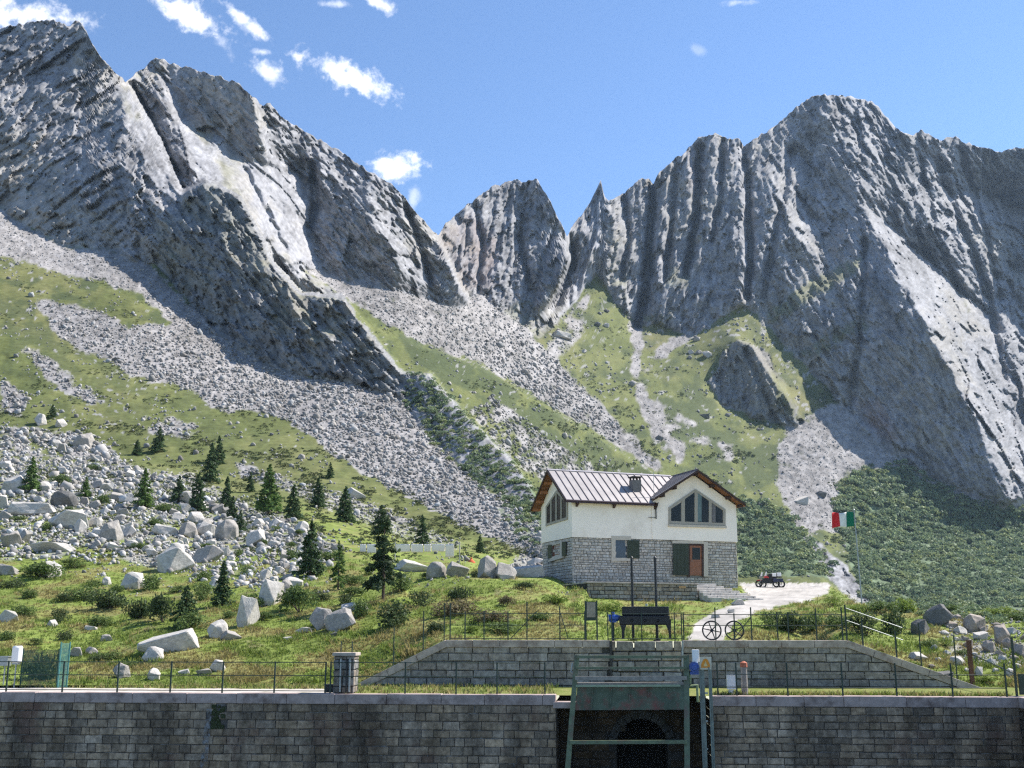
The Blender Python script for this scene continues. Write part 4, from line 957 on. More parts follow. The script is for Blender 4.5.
# ------------------------------------------------------------------ the house
C0 = P(572, 537, 75); HJ = C0.z                                        # level where stone meets plaster
C1y = Yz(542, HJ - EYE); C1 = P(737, 542, C1y)
HD = C1 - C0; HD.z = 0; HLEN = HD.length; HD.normalize(); HO = Vector((HD.y, -HD.x, 0)); HB = -HO    # along the front, out of it, back from it
HW = 5.7; zE = P(572, 499, 75).z; z0 = P(572, 580, 75).z
hf = lambda px, py, f=0: hit(px, py, C0 + HO * f, HO)                  # on the front wall
hl = lambda px, py, f=0: hit(px, py, C0 - HD * f, -HD)                 # on the gable wall
he = empty('mountain_house', Vector((C0.x, C0.y, z0)) + HD * HLEN / 2, 'white plastered mountain house with stone ground floor and ribbed metal gable roofs', 'house')
M_PLAST = simple('white_plaster', (.95, .84, .72), .9, .04, 1.2, dirt=(.80, .70, .59), bmp=.15)
M_FRAME = simple('grey_window_frame', (.36, .32, .26), .6, .12, 6)
M_TRIM = simple('pale_stone_trim', (.52, .46, .38), .85, .12, 6, bmp=.2)
M_SHUT = simple('dark_green_shutter', (.035, .045, .028), .55, .2, 5)
M_DOOR = simple('orange_brown_door', (.26, .105, .055), .5, .22, 5)
M_WOOD = simple('orange_brown_timber', (.42, .18, .075), .7, .3, 5)
M_SOFF = simple('boarded_soffit', (.20, .085, .035), .7, .3, 5)
M_DARKWOOD = simple('dark_timber', (.055, .030, .022), .7, .3, 5)
m, nt, bs = newmat('window_glass'); spec(bs, .12, .25); nt.links.new(ramp(nt, noise(nt, .7, 3), [(.4, (.006, .007, .009)), (.65, (.022, .022, .022))]), bs.inputs['Base Color']); M_GLASS = m
m, nt, bs = newmat('ribbed_metal_roof'); spec(bs, .48, .4, .4); a_ = N(nt, 'ShaderNodeAttribute', attribute_name='albedo')
t = nt.nodes.new('ShaderNodeTexCoord'); f = noise(nt, .9, 5, .65, vec=t.outputs['Object']); nt.links.new(mixc(nt, a_.outputs['Color'], ramp(nt, f, [(.3, (.82,) * 3), (.7, (1.12,) * 3)]), 1, 'MULTIPLY'), bs.inputs['Base Color']); M_ROOF = m
M_FASCIA = simple('purple_brown_fascia', (.060, .040, .055), .45, .2, 5, metal=.3)
H_ = lambda t, s, z: Vector((C0.x, C0.y, 0)) + HD * t + HB * s + UPZ * z
T1, TA, T2 = 6.05, 9.45, HLEN + .02                                     # wing from T1 to T2, its ridge at TA
pit = math.tan(R(36.5)); zRm = zE + HW / 2 * pit
zEw = zE + .02; pw = (zRm - .02 - zEw) / (TA - T1)
# plaster walls: the long block under the main roof and the wing with its gable to the front
mb = MB(); mb.prism([H_(0, 0, HJ), H_(0, 0, zE), H_(0, HW / 2, zRm), H_(0, HW, zE), H_(0, HW, HJ)], HD * (TA))
mb.prism([H_(T1, -.05, HJ), H_(T2, -.05, HJ), H_(T2, -.05, zEw), H_(TA, -.05, zEw + pw * (TA - T1)), H_(T1, -.05, zEw)], HB * 7.2); mb.build('plaster_wall', M_PLAST, he)
zb = z0 - 1.2
holes_f = []
def uv(px, py): q_ = hf(px, py); return (q_ - C0).dot(HD), q_.z - zb
for pa, pb in (((615, 540), (626.5, 557.5)), ((674, 545), (703, 578))):
    (a0, v1), (a1, v0) = uv(*pa), uv(*pb); holes_f.append((a0, a1, v0, v1))
mb = MB(); masonry(mb, Vector((C0.x, C0.y, zb)) - HO * .10, HD, UPZ, HO, HLEN, HJ - zb - .01, .185, (.18, .5), .05, .42, seed=41, holes=holes_f, vary=.2, warm=.05, tint=(1.10, .88))
masonry(mb, Vector((C0.x, C0.y, zb)) + HB * HW + HD * .10, -HB, UPZ, -HD, HW, HJ - zb - .01, .185, (.18, .5), .05, .42, seed=42, holes=[(1.0, 2.3, HJ - zb - 1.6, HJ - zb - .25)], vary=.2, warm=.05, tint=(1.10, .88))
masonry(mb, Vector((C0.x, C0.y, zb)) + HD * (HLEN - .1), HB, UPZ, HD, HW, HJ - zb - .01, .185, (.18, .5), .05, .42, seed=43, vary=.2, warm=.05, tint=(1.10, .88))
mb.build('stone_base', M_HOUSE, he, attr='albedo')
MB().prism([H_(.11, .11, zb), H_(HLEN - .11, .11, zb), H_(HLEN - .11, HW - .05, zb), H_(.11, HW - .05, zb)], UPZ * (HJ - zb - .02)).build('base_core', simple('light_mortar', (.22, .21, .19), .95, .2, 4), he)

def roof_slab(mb, p_eave0, p_eave1, p_ridge1, p_ridge0, th, seam=.52, skip=0):
    mb_c = (.36, .33, .315); e0, e1, r1, r0 = p_eave0, p_eave1, p_ridge1, p_ridge0
    nrm = (e1 - e0).cross(r0 - e0).normalized(); nrm = nrm if nrm.z > 0 else -nrm
    mb.prism([e0, e1, r1, r0], -nrm * th, mb_c)
    L = (e1 - e0).length; k = int(L / seam); along = (e1 - e0).normalized()
    for i in range(k + 1):
        t_ = (i + .5) / (k + 1); a_, b_ = e0 + (e1 - e0) * t_, r0 + (r1 - r0) * t_
        mb.box(a_ - along * .016 + nrm * .002, along * .032, nrm * .05, b_ - a_, (.27, .225, .215))
    return nrm
th = .09; og, oe = .65, .45; zEo = zE - oe * pit + .24; zRo = zRm + .24
mb = MB()
zs = lambda s_: zEo + (zRo - zEo) * (s_ + oe) / (HW / 2 + oe)
vs0 = .12                                                              # the front slope stops at the valley against the wing
val = lambda t: max(-oe, vs0 + (t - T1) / (TA - T1) * (HW / 2 - vs0)) if t > T1 else -oe
rp = [H_(-og, -oe, zEo), H_(T1 - .02, -oe, zEo), H_(T1 + .02, vs0 - .1, zs(vs0 - .1)), H_(TA, HW / 2, zRo), H_(-og, HW / 2, zRo)]
rn = (rp[1] - rp[0]).cross(rp[4] - rp[0]).normalized(); mb.prism(rp, -rn * th, (.36, .33, .315))
for k in range(18):
    t_ = -og + .06 + k * (TA + og) / 18; s_ = val(t_); mb.box(H_(t_ - .016, s_, zs(s_)) + rn * .002, HD * .032, rn * .05, H_(t_, HW / 2, zRo) - H_(t_, s_, zs(s_)), (.27, .225, .215))
roof_slab(mb, H_(TA, HW + oe, zEo), H_(-og, HW + oe, zEo), H_(-og, HW / 2 + .001, zRo), H_(TA, HW / 2 + .001, zRo), th)
mb.tube([H_(-og, HW / 2, zRo + .02), H_(TA - .3, HW / 2, zRo + .02)], .07, 8, col=(.5, .46, .48)); mb.build('main_roof', M_ROOF, he, attr='albedo')
zA = zEw + pw * (TA - T1) + .30; ow = .42; xf = -.72
mb = MB()
roof_slab(mb, H_(T1 - .05, 7.4, zA - pw * (TA - T1 + .05)), H_(T1 - .05, xf, zA - pw * (TA - T1 + .05)), H_(TA, xf, zA), H_(TA, 7.4, zA), th)
roof_slab(mb, H_(T2 + ow, xf, zA - pw * (T2 + ow - TA)), H_(T2 + ow, 7.4, zA - pw * (T2 + ow - TA)), H_(TA + .001, 7.4, zA), H_(TA + .001, xf, zA), th)
mb.tube([H_(TA, xf, zA + .02), H_(TA, 7.4, zA + .02)], .06, 8, col=(.14, .11, .12)); mb.build('wing_roof', M_ROOF, he, attr='albedo')
# eaves: fascias, boarded soffits, purlins
mb = MB(); mb.box(H_(-og, -oe - .03, zEo - .20), HD * (T1 + og - .06), HO * -.05, UPZ * .17); mb.tube([H_(-og, -oe - .09, zEo - .07), H_(T1 - .05, -oe - .09, zEo - .07)], .065, 8); mb.build('eaves_gutter', M_FASCIA, he)
def edge_board(mb, p0, p1, drop, out_): mb.prism([p0, p1, p1 - UPZ * drop, p0 - UPZ * drop], out_)
mb = MB(); edge_board(mb, H_(-og - .03, -oe, zEo + .0), H_(-og - .03, HW / 2, zRo + .0), .20, HD * .05); edge_board(mb, H_(-og - .03, HW / 2, zRo), H_(-og - .03, HW + oe, zEo), .20, HD * .05); mb.build('barge_board', M_DARKWOOD, he)
mb = MB(); edge_board(mb, H_(T1 - .05, xf - .03, zA - pw * (TA - T1 + .05)), H_(TA, xf - .03, zA), .18, HB * .05); edge_board(mb, H_(TA, xf - .03, zA), H_(T2 + ow, xf - .03, zA - pw * (T2 + ow - TA)), .18, HB * .05); mb.build('barge_board', M_DARKWOOD, he)
sf = .14
mb = MB(); mb.prism([H_(-og + .03, -oe + .03, zEo - sf), H_(-.01, -oe + .03, zEo - sf), H_(-.01, HW / 2, zRo - sf), H_(-og + .03, HW / 2, zRo - sf)], -UPZ * .03); mb.prism([H_(-og + .03, HW / 2, zRo - sf), H_(-.01, HW / 2, zRo - sf), H_(-.01, HW + oe - .03, zEo - sf), H_(-og + .03, HW + oe - .03, zEo - sf)], -UPZ * .03); mb.build('soffit', M_SOFF, he)
mb = MB(); mb.prism([H_(T1, xf + .04, zA - pw * (TA - T1) - sf), H_(TA, xf + .04, zA - sf), H_(TA, -.06, zA - sf), H_(T1, -.06, zA - pw * (TA - T1) - sf)], -UPZ * .03)
mb.prism([H_(TA, xf + .04, zA - sf), H_(T2 + ow - .03, xf + .04, zA - pw * (T2 + ow - TA) - sf), H_(T2 + ow - .03, -.06, zA - pw * (T2 + ow - TA) - sf), H_(TA, -.06, zA - sf)], -UPZ * .03)
mb.prism([H_(T2 + .01, -.06, zA - pw * (T2 - TA) - sf), H_(T2 + ow - .03, -.06, zA - pw * (T2 + ow - TA) - sf), H_(T2 + ow - .03, 7.2, zA - pw * (T2 + ow - TA) - sf), H_(T2 + .01, 7.2, zA - pw * (T2 - TA) - sf)], -UPZ * .03)
mb.build('soffit', M_SOFF, he)
mb = MB(); mb.box(H_(-og + .03, -oe + .05, zEo - sf), HD * (T1 + og - .05), HB * (oe - .06), UPZ * .02); mb.build('soffit', M_DARKWOOD, he)
for fr in (0.03, .25, .5, .75, .97):                                    # purlins under the gable overhang
    for side in (0, 1):
        if fr == .97 and side: continue
        s_ = -oe + .15 + (HW / 2 + oe - .15) * fr if not side else HW + oe - .15 - (HW / 2 + oe - .15) * fr
        zz = zEo + (zRo - zEo) * (1 - abs(s_ - HW / 2) / (HW / 2 + oe)) - sf - .2
        MB().box(H_(-og + .1, s_ - .08, zz), HD * (og - .1), HB * .16, UPZ * .18).build('purlin', M_WOOD, he)
for tt_ in (T1 + .7, TA - 1.75, TA, TA + 1.3, TA + 2.6, T2 + .15):
    zz = zA - pw * abs(tt_ - TA) - sf - .24; MB().box(H_(tt_ - .09, xf + .12, zz), HD * .18, HB * (-xf - .15), UPZ * .22).build('purlin', M_DARKWOOD, he)
for px in (576.5, 613.5, 654.5):
    q_ = hf(px, 503); t_ = (q_ - C0).dot(HD); mb = MB()
    mb.prism([H_(t_ - .08, -.02, zE - .52), H_(t_ - .08, -.02, zE + .02), H_(t_ - .08, -oe + .06, zE - .10), H_(t_ - .08, -oe + .10, zE - .24)], HD * .17); mb.build('bracket', M_DARKWOOD, he)
mb = MB(); q_ = hf(655, 505); t_ = (q_ - C0).dot(HD); mb.tube([H_(t_, -oe - .05, zE - .05), H_(t_, -.12, zE - .5), H_(t_, -.12, hf(655, 519).z)], .04, 8); mb.box(H_(t_ - .55, -.08, hf(655, 518).z), HD * .55, HO * -.03, UPZ * .03); mb.build('downpipe', M_BLACK, he)
mast = MB(); q_ = H_(t_ + .05, .2, zE); mast.tube([q_, q_ + UPZ * 2.2], .018, 6); mast.build('mast', M_GALV, he)
# chimney
def on_roof(px, py): # point of the main front slope
    nn_ = (HD).cross(HB * (HW / 2 + oe) + UPZ * (zRo - zEo)).normalized(); return hit(px, py, H_(0, -oe, zEo), nn_)
q_ = on_roof(637.3, 492); ch = MB(); b_ = q_ - UPZ * .4; ch.cbox(b_ + UPZ * .6 + HB * .3, .66, .6, 1.3, ux=HD); co = ch.build('chimney', simple('grey_render', (.20, .18, .165), .9, .2, 4), he)
cp = MB(); tp = b_ + UPZ * 1.22 + HB * .3
for sx in (-.25, .25):
    for sy in (-.25, .25): cp.cbox(tp + HD * sx + HB * sy + UPZ * .11, .1, .1, .24, ux=HD)
cp.cbox(tp + UPZ * .26, .76, .76, .07, ux=HD); cp.build('chimney_cap', simple('dark_cap', (.05, .045, .045), .8, .2, 5), co)

def plane_poly(fn, pts, f): return [fn(x, y, f) for x, y in pts]
def frame_strips(mb, fn, pts, inner, f, out_, th_):                     # a frame between two outlines
    n = len(pts)
    for i in range(n):
        j = (i + 1) % n; mb.prism([fn(*pts[i], f), fn(*pts[j], f), fn(*inner[j], f), fn(*inner[i], f)], out_ * th_)
# front gable window
o_pts = [(668.5, 524), (668.5, 507.5), (695.2, 489), (725.2, 509.5), (725.2, 526)]; i_pts = [(670.7, 521.3), (670.7, 508.6), (695.2, 491.6), (722.8, 510.6), (722.8, 523)]
gw = MB(); frame_strips(gw, hf, o_pts, i_pts, .05, HO, .06); fo_ = gw.build('gable_window', M_FRAME, he)
mu = MB()
for x0, x1, yt0, yt1, yb_ in ((681.3, 684.6, 502.0, 499.6, 522.2), (694.3, 697.4, 492.5, 492.6, 522.6), (708.6, 711.4, 501.1, 503.0, 523)): mu.prism([hf(x0, yb_, .05), hf(x1, yb_, .05), hf(x1, yt1 - .6, .05), hf(x0, yt0 - .6, .05)], HO * .05)
mu.build('mullion', M_FRAME, fo_)
for pts in ([(671, 521), (681, 521.4), (681, 502.3), (671, 508.8)], [(684.8, 521.6), (694.2, 522), (694.2, 492.6), (684.8, 499.2)], [(697.4, 522), (708.5, 522.4), (708.5, 500.8), (697.4, 493)], [(711.5, 522.5), (722.6, 522.9), (722.6, 510.6), (711.5, 503)]):
    MB().prism(plane_poly(hf, pts, .052), HO * .012).build('pane', M_GLASS, fo_)
MB().prism([hf(696.8, 521.4, .068), hf(701.4, 521.6, .068), hf(701.4, 495.7, .068), hf(696.8, 492.8, .068)], HO * .03).build('open_casement', simple('blue_grey_casement', (.12, .17, .17), .4, .2, 6), fo_)
MB().prism([hf(712, 522, .068), hf(715.4, 522.2, .068), hf(715.4, 506, .068), hf(712, 503.6, .068)], HO * .03).build('curtain', simple('grey_curtain', (.16, .15, .15), .9, .2, 6), fo_)
mb = MB(); mb.prism([hf(668, 526.6, .05), hf(726, 528.2, .05), hf(726, 526.2, .05), hf(668, 524.2, .05)], HO * .12); mb.build('sill', M_TRIM, fo_)
# gable window facing the slope
o_pts = [(546.3, 526.2), (546.3, 506.5), (557, 490.2), (568, 501), (568, 519.4)]; i_pts = [(547.4, 523.6), (547.4, 507.6), (557, 493), (566.8, 502.6), (566.8, 517.4)]
gw = MB(); frame_strips(gw, hl, o_pts, i_pts, .01, -HD, .06); fo_ = gw.build('gable_window', M_FRAME, he)
mu = MB()
for x0, x1 in ((550.8, 552), (556, 557.2), (561, 562.2)): 
    yt = lambda x: np.interp(x, [547.4, 557, 566.8], [507.6, 493, 502.6]); yb2 = lambda x: np.interp(x, [547, 567], [523.8, 517.6])
    mu.prism([hl(x0, yb2(x0), .01), hl(x1, yb2(x1), .01), hl(x1, yt(x1), .01), hl(x0, yt(x0), .01)], -HD * .05)
mu.build('mullion', M_FRAME, fo_)
xs_ = [547.4, 550.8, 552, 556, 557.2, 561, 562.2, 566.8]
for x0, x1 in zip(xs_[::2], xs_[1::2]): MB().prism([hl(x0, yb2(x0), .012), hl(x1, yb2(x1), .012), hl(x1, yt(x1), .012), hl(x0, yt(x0), .012)], -HD * .012).build('pane', M_GLASS, fo_)
# ground-floor windows, door
fr = MB(); frame_strips(fr, hf, [(611, 561), (611, 536), (630.5, 536.4), (630.5, 561)], [(615, 558), (615, 540), (626.8, 540.2), (626.8, 558)], -.06, HO, .09); fo_ = fr.build('window_surround', M_TRIM, he)
MB().prism(plane_poly(hf, [(614.8, 558.2), (626.9, 558.2), (626.9, 540), (614.8, 539.8)], -.09), HO * .02).build('pane', simple('blue_dark_glass', (.022, .032, .06), .1, .3, 2, sp=.6), fo_)
mb = MB(); 
for k in range(9):
    y0_, y1_ = 540.4 + 17.6 * k / 9, 540.4 + 17.6 * (k + .88) / 9; mb.prism([hf(627.6, y1_, .03), hf(639, y1_ + .1, .03), hf(639, y0_ + .1, .03), hf(627.6, y0_, .03)], HO * .03)
mb.prism([hf(627.2, 558.3, .025), hf(639.4, 558.4, .025), hf(639.4, 540.2, .025), hf(627.2, 540.1, .025)], HO * .02); mb.build('shutter', M_SHUT, he)
mb = MB()
for k in range(4):
    x0, x1 = 673 + 15.6 * k / 4, 673 + 15.6 * (k + .94) / 4; mb.prism([hf(x0, 575, .03), hf(x1, 575.1, .03), hf(x1, 543.9, .03), hf(x0, 543.8, .03)], HO * .04)
mb.build('shutter', M_SHUT, he)
do = MB(); do.prism([hf(689.6, 575.3, -.07), hf(701.6, 575.6, -.07), hf(701.6, 545.6, -.07), hf(689.6, 545.4, -.07)], HO * .05); do.prism([hf(689.4, 574, -.02), hf(701.4, 574, -.02), hf(701.4, 561.5, -.02), hf(689.4, 561.5, -.02)], HO * .02); dob = do.build('door', M_DOOR, he)
MB().prism(plane_poly(hf, [(692.2, 559.6), (700, 559.7), (700, 547.8), (692.2, 547.6)], -.022), HO * .012).build('pane', M_GLASS, dob)
mb = MB(); q_ = hf(691, 561, .02); mb.tube([q_ + UPZ * .02, q_ + HO * .06, q_ + HO * .06 + HD * .1], .014, 6); mb.build('handle', M_GALV, dob)
mb = MB(); frame_strips(mb, hf, [(687.6, 577), (687.6, 543.6), (703.4, 543.8), (703.4, 577)], [(689.6, 577), (689.6, 545.6), (701.6, 545.8), (701.6, 577)], -.03, HO, .06); mb.build('door_frame', M_DARKWOOD, dob)
mb = MB(); mb.prism([hf(703.4, 576.5, -.04), hf(707.6, 576.6, -.04), hf(707.6, 541.8, -.04), hf(703.4, 541.7, -.04)], HO * .07); mb.prism([hf(672, 543.4, -.04), hf(703.3, 544, -.04), hf(703.3, 540.9, -.04), hf(672, 540.6, -.04)], HO * .07); mb.build('stone_jamb', M_TRIM, he)
fr = MB(); frame_strips(fr, hl, [(550.8, 560), (550.8, 544.6), (563, 541.4), (563, 556.4)], [(552.4, 557), (552.4, 546), (561, 543.4), (561, 554.6)], -.06, -HD, .09); fo_ = fr.build('window_surround', M_TRIM, he)
MB().prism(plane_poly(hl, [(552.3, 557.2), (561.1, 554.7), (561.1, 543.3), (552.3, 545.9)], -.085), -HD * .02).build('pane', simple('red_brown_curtained_glass', (.16, .055, .04), .3, .4, 1.5, sp=.5), fo_)
for x0, x1, d0, d1 in ((548.2, 551.6, 558.6, 545.2), (562.2, 566.2, 556.4, 542.2)): MB().prism([hl(x0, d0, .03), hl(x1, d0 - .9, .03), hl(x1, d1 - .8, .03), hl(x0, d1, .03)], -HD * .04).build('shutter', M_SHUT, fo_)
MB().prism(plane_poly(hl, [(550, 562), (564, 558), (564, 556.2), (550, 560.2)], -.02), -HD * .14).build('sill', M_TRIM, fo_)

# ------------------------------------------------------------------ terrace wall and steps before the house
TP = P(640, 583, 71); th_ = lambda px, py, f=0: hit(px, py, TP + HO * f, HO)
a, b_ = th_(587, 582), th_(697, 582); zt = th_(640, 582.5).z; L = (b_ - a).dot(HD); zb2 = zt - 2.2; a = Vector((a.x, a.y, zb2))
e = empty('terrace_wall', a + HD * L / 2 + UPZ * .9, 'low rough stone terrace wall below the house front, beside the stone steps', 'terrace wall')
mb = MB(); masonry(mb, a, HD, UPZ, HO, L, 2.1, .24, (.3, .8), .06, .25, seed=51, vary=.25, tint=(1.12, .86)); mb.build('stone_facing', M_HOUSE, e, attr='albedo')
MB().box(a - HO * .01, HD * L, HB * (4.2), UPZ * 2.1).build('core', M_MORTAR, e)
mb = MB(); mb.box(a + UPZ * 2.1 + HO * .12 - HD * .05, HD * (L + .1), HB * .6, UPZ * .1); mb.build('capping', M_COPE, e, bevel=.015)
MB().box(a + UPZ * 2.11 + HB * .5, HD * L, HB * 3.7, UPZ * .06).build('terrace_floor', simple('pale_flagstone', (.36, .34, .31), .9, .2, 2), e)
mb = MB(); q_ = th_(682.5, 587, .08); mb.cbox(q_, .5, .03, .14, ux=HD); mb.build('plaque', simple('ochre_plaque', (.42, .25, .12), .7, .2, 8), e)
e = empty('stone_steps', th_(715, 592), 'flight of rough stone steps climbing to the house door', 'steps')
n = 7; s0 = b_ + HD * .1; zlow = th_(715, 600).z
M_STEP = simple('pale_step_stone', (.50, .46, .41), .9, .3, 3, bmp=.4)
r = random.Random(77)
for k in range(n):
    zz = zt + .12 - (k + 1) * .165; st_ = MB(); x0 = s0 + HD * (-.1 + .05 * k); w0 = 2.2 + .28 * k; q_ = Vector((x0.x, x0.y, zz - .4)) + HO * (.42 * k - 1.3)
    u = 0
    while u < w0 - .1:
        ww = min(r.uniform(.5, 1.0), w0 - u); st_.box(q_ + HD * (u + .01) + UPZ * r.uniform(-.015, .015) + HO * r.uniform(-.04, .04), HD * (ww - .02), HB * 1.8, UPZ * .5); u += ww
    st_.build('step', M_STEP, e, bevel=.025)

# ------------------------------------------------------------------ winch, notice board, masts, wheels on the upper terrace
WBK = UB + 1.25
wk = lambda px, py, f=0: wp(px, py, WBK - f)
q0 = wk(644, 638.5); zg = zU - .05
e = empty('iron_winch', Vector((q0.x, q0.y, zg)), 'black cast iron winch housing on splayed legs with a blue motor, on the upper terrace', 'winch')
mb = MB(); p0 = wk(622, 615.5); mb.box(p0, wk(669, 615.5) - p0, -WO * .55, wk(622, 606.5) - p0); mb.build('upper_housing', M_BLACK, e, bevel=.04)
mb = MB(); p0 = wk(619.5, 625, .12); mb.box(p0, wk(670, 625, .12) - p0, -WO * .8, wk(619.5, 615.6, .12) - p0); 
for x in (632, 645, 658):
    c_ = wk(x, 620.5, .14); mb.tube([c_, c_ + WO * .05], .06, 8)
mb.build('lower_housing', M_BLACK, e, bevel=.04)
for pts in ([(618.5, 618), (626.5, 625), (624.6, 631), (624.6, 639), (621.8, 639), (621.6, 630)], [(671.2, 618), (666, 625), (668.5, 631), (669.2, 639), (671.4, 639), (671, 630)]):
    mb = MB(); mb.prism([wk(x, y, .1) for x, y in pts], -WO * .1); mb.build('leg', M_BLACK, e); mb = MB(); mb.prism([wk(x, y, -.6) for x, y in pts], -WO * .1); mb.build('leg', M_BLACK, e)
mo = MB(); c_ = wk(613, 618, -.1); mo.tube([c_ - WD * .2, c_ + WD * .22], .15, 12); mo.tube([c_ + WD * .2, c_ + WD * .42], [.12, .1], 10); mo.tube([c_ - UPZ * .1, c_ + UPZ * .26], .07, 8); mo.cbox(c_ - UPZ * .15, .3, .26, .08, ux=WD); mo.build('motor', M_BLUE, e)
mb = MB(); mb.tube([c_ - UPZ * .15, Vector((c_.x, c_.y, zg - .03))], .05, 8); mb.build('motor_stand', M_IRON, e)
mb = MB(); mb.tube([wk(646.5, 606), wk(646.5, 603.6)], .05, 8); mb.build('grease_cup', M_GALV, e)
for px, lb in ((633.4, 'tall thin black pole behind the winch, the one below the house window shutter'), (657.3, 'tall thin black pole behind the winch, the one nearer the house door')):
    b = lvl(px, zg, WBK + 1.7); top = wp(px - .6, 557.5, WBK + 1.7); hh_ = top.z - b.z
    e = empty('pole', b, lb, 'pole'); MB().tube([b - UPZ * .1, b + UPZ * hh_], [.065, .055], 10).build('shaft', M_BLACK, e); MB().cbox(b + UPZ * .03, .28, .28, .06, ux=WD).build('foot_plate', M_BLACK, e); MB().tube([b + UPZ * hh_, b + UPZ * (hh_ + .05)], [.075, .03], 10).build('cap', M_BLACK, e)
nb_ = lambda px, py, f=0: wp(px, py, UB + .7 - f)
e = empty('notice_board', Vector((nb_(592, 640).x, nb_(592, 640).y, zg)), 'dark framed notice board on two green posts beside the winch', 'notice board')
for px in (585.4, 596.6): q_ = nb_(px, 601); MB().cbox(Vector((q_.x, q_.y, (q_.z + zg) / 2 - .05)), .07, .07, q_.z - zg + .1, ux=WD).build('post', M_IRON, e)
MB().prism([nb_(586, 620.6, .04), nb_(596, 620.6, .04), nb_(596, 601.6, .04), nb_(586, 601.6, .04)], -WO * .05).build('frame', M_IRON, e)
MB().prism([nb_(586.8, 617.3, .06), nb_(595.4, 617.3, .06), nb_(595.4, 602.3, .06), nb_(586.8, 602.3, .06)], -WO * .02).build('panel', simple('tan_notice', (.30, .27, .21), .7, .25, 9), e)
for px, cx_, lb in ((711.8, -.02, 'six-spoked black iron wheel leaning at the upper fence, the one beside the path'), (734.4, .05, 'six-spoked black iron wheel leaning at the upper fence, the one nearer the bushes')):
    c_ = wp(px, 630.4, UB + .75); rr = .385; e = empty('spoked_wheel', Vector((c_.x, c_.y, zg)), lb, 'wheel', 'old spoked wheels by the fence'); ax = (WO + UPZ * .12 + WD * cx_).normalized()
    MB().ring(c_, ax, rr, .032, 28, 6).build('rim', M_BLACK, e)
    u_ = ax.orthogonal().normalized(); w_ = ax.cross(u_)
    for k in range(6):
        t_ = math.pi * k / 3 + .35 + px; dr = u_ * math.cos(t_) + w_ * math.sin(t_); MB().tube([c_ + dr * .04, c_ + dr * rr], [.026, .02], 6).build('spoke', M_BLACK, e)
    MB().tube([c_ - ax * .07, c_ + ax * .07], .07, 12).build('hub', M_BLACK, e)
    MB().cbox(Vector((c_.x, c_.y, zg + .0)), .3, .14, .06, ux=WD).build('chock', M_BLACK, e)

# ------------------------------------------------------------------ flag
b = ground1(862, 604.5); fy_ = b.y
top = P(853, 510.5, fy_); hh_ = top.z - b.z
e = empty('flagpole', b, 'tall thin grey flagpole standing on the slope beyond the gravel yard', 'flagpole'); tp = Vector((b.x, b.y, b.z + hh_)) + Vector((-.10, 0, 0)); MB().tube([b - UPZ * .2, tp], [.05, .03], 8).build('shaft', M_GALV, e); MB().tube([tp, tp + UPZ * .06, tp + UPZ * .1], [.05, .05, .01], 8).build('finial', M_GALV, e)
fl = empty('flag', tp - UPZ * 1.1, 'green, white and red tricolour flag flying at the flagpole top', 'flag')
fw = 22.5 * fy_ / F; fh = 14.5 * fy_ / F; nU, nV = 30, 12
def flagp(u, v):
    amp = .12 * min(1, u * 2.2); q_ = tp + Vector((-1, 0, 0)) * (fw * u * .97) - UPZ * (.08 + fh * v + .30 * fh * (u ** 1.3) * .35 - amp * .4 * math.sin(u * 9 + v))
    return q_ + Vector((0, 1, 0)) * (amp * math.sin(u * 10 - v * 1.4)) + Vector((-.04, 0, 0))
for nm, u0, u1, c in (('green_stripe', 0, .33, (.01, .16, .09)), ('white_stripe', .33, .66, (.78, .77, .74)), ('red_stripe', .66, 1, (.62, .03, .035))):
    mb = MB(); k0, k1 = int(u0 * nU), int(round(u1 * nU)) if u1 < 1 else nU; k0 = int(round(u0 * nU))
    gr_ = [[flagp(k / nU, j / nV) for j in range(nV + 1)] for k in range(k0, k1 + 1)]; W_ = nV + 1
    mb.add([p for rw in gr_ for p in rw], [(i * W_ + j, (i + 1) * W_ + j, (i + 1) * W_ + j + 1, i * W_ + j + 1) for i in range(len(gr_) - 1) for j in range(nV)])
    o_ = mb.build(nm, simple('cloth_' + nm, c, .85, .06, 6), fl, smooth=True); md = o_.modifiers.new('thick', 'SOLIDIFY'); md.thickness = .012

# ------------------------------------------------------------------ parked motorcycle on the yard
b = ground1(768, 587.5); mcY = b.y; s_ = mcY / F
e = empty('motorcycle', b, 'red motorcycle with white and dark panniers parked at the back of the gravel yard', 'motorcycle')
mp = lambda x, z, y=0: b + Vector((x, y, z)); M_RED = simple('red_paint', (.45, .03, .025), .35, .2, 5, sp=.5); M_TYRE = simple('tyre_rubber', (.02, .02, .022), .85, .2, 9)
for x in (-.78, .74):
    w_ = MB(); w_.ring(mp(x, .32), (0, 1, 0), .27, .055, 22, 8); wo = w_.build('wheel', M_TYRE, e); rm = MB(); rm.ring(mp(x, .32), (0, 1, 0), .21, .02, 20, 6)
    for k in range(5): t_ = k * 1.2566; rm.tube([mp(x, .32), mp(x + .2 * math.cos(t_), .32 + .2 * math.sin(t_))], .015, 5)
    rm.tube([mp(x, .32, -.07), mp(x, .32, .07)], .04, 8); rm.build('rim', M_BLACK, wo)
mb = MB(); mb.prism([mp(-.62, .42, -.13), mp(-.1, .34, -.13), mp(.35, .40, -.13), mp(.55, .62, -.13), mp(.25, .86, -.13), mp(-.2, .80, -.13), mp(-.55, .66, -.13)], (0, .26, 0)); mb.build('body', M_BLACK, e, bevel=.03)
mb = MB(); mb.prism([mp(-.32, .82, -.16), mp(.10, .78, -.16), mp(.12, .92, -.16), mp(-.12, 1.02, -.16), mp(-.34, .94, -.16)], (0, .32, 0)); mb.build('tank', M_RED, e, bevel=.05)
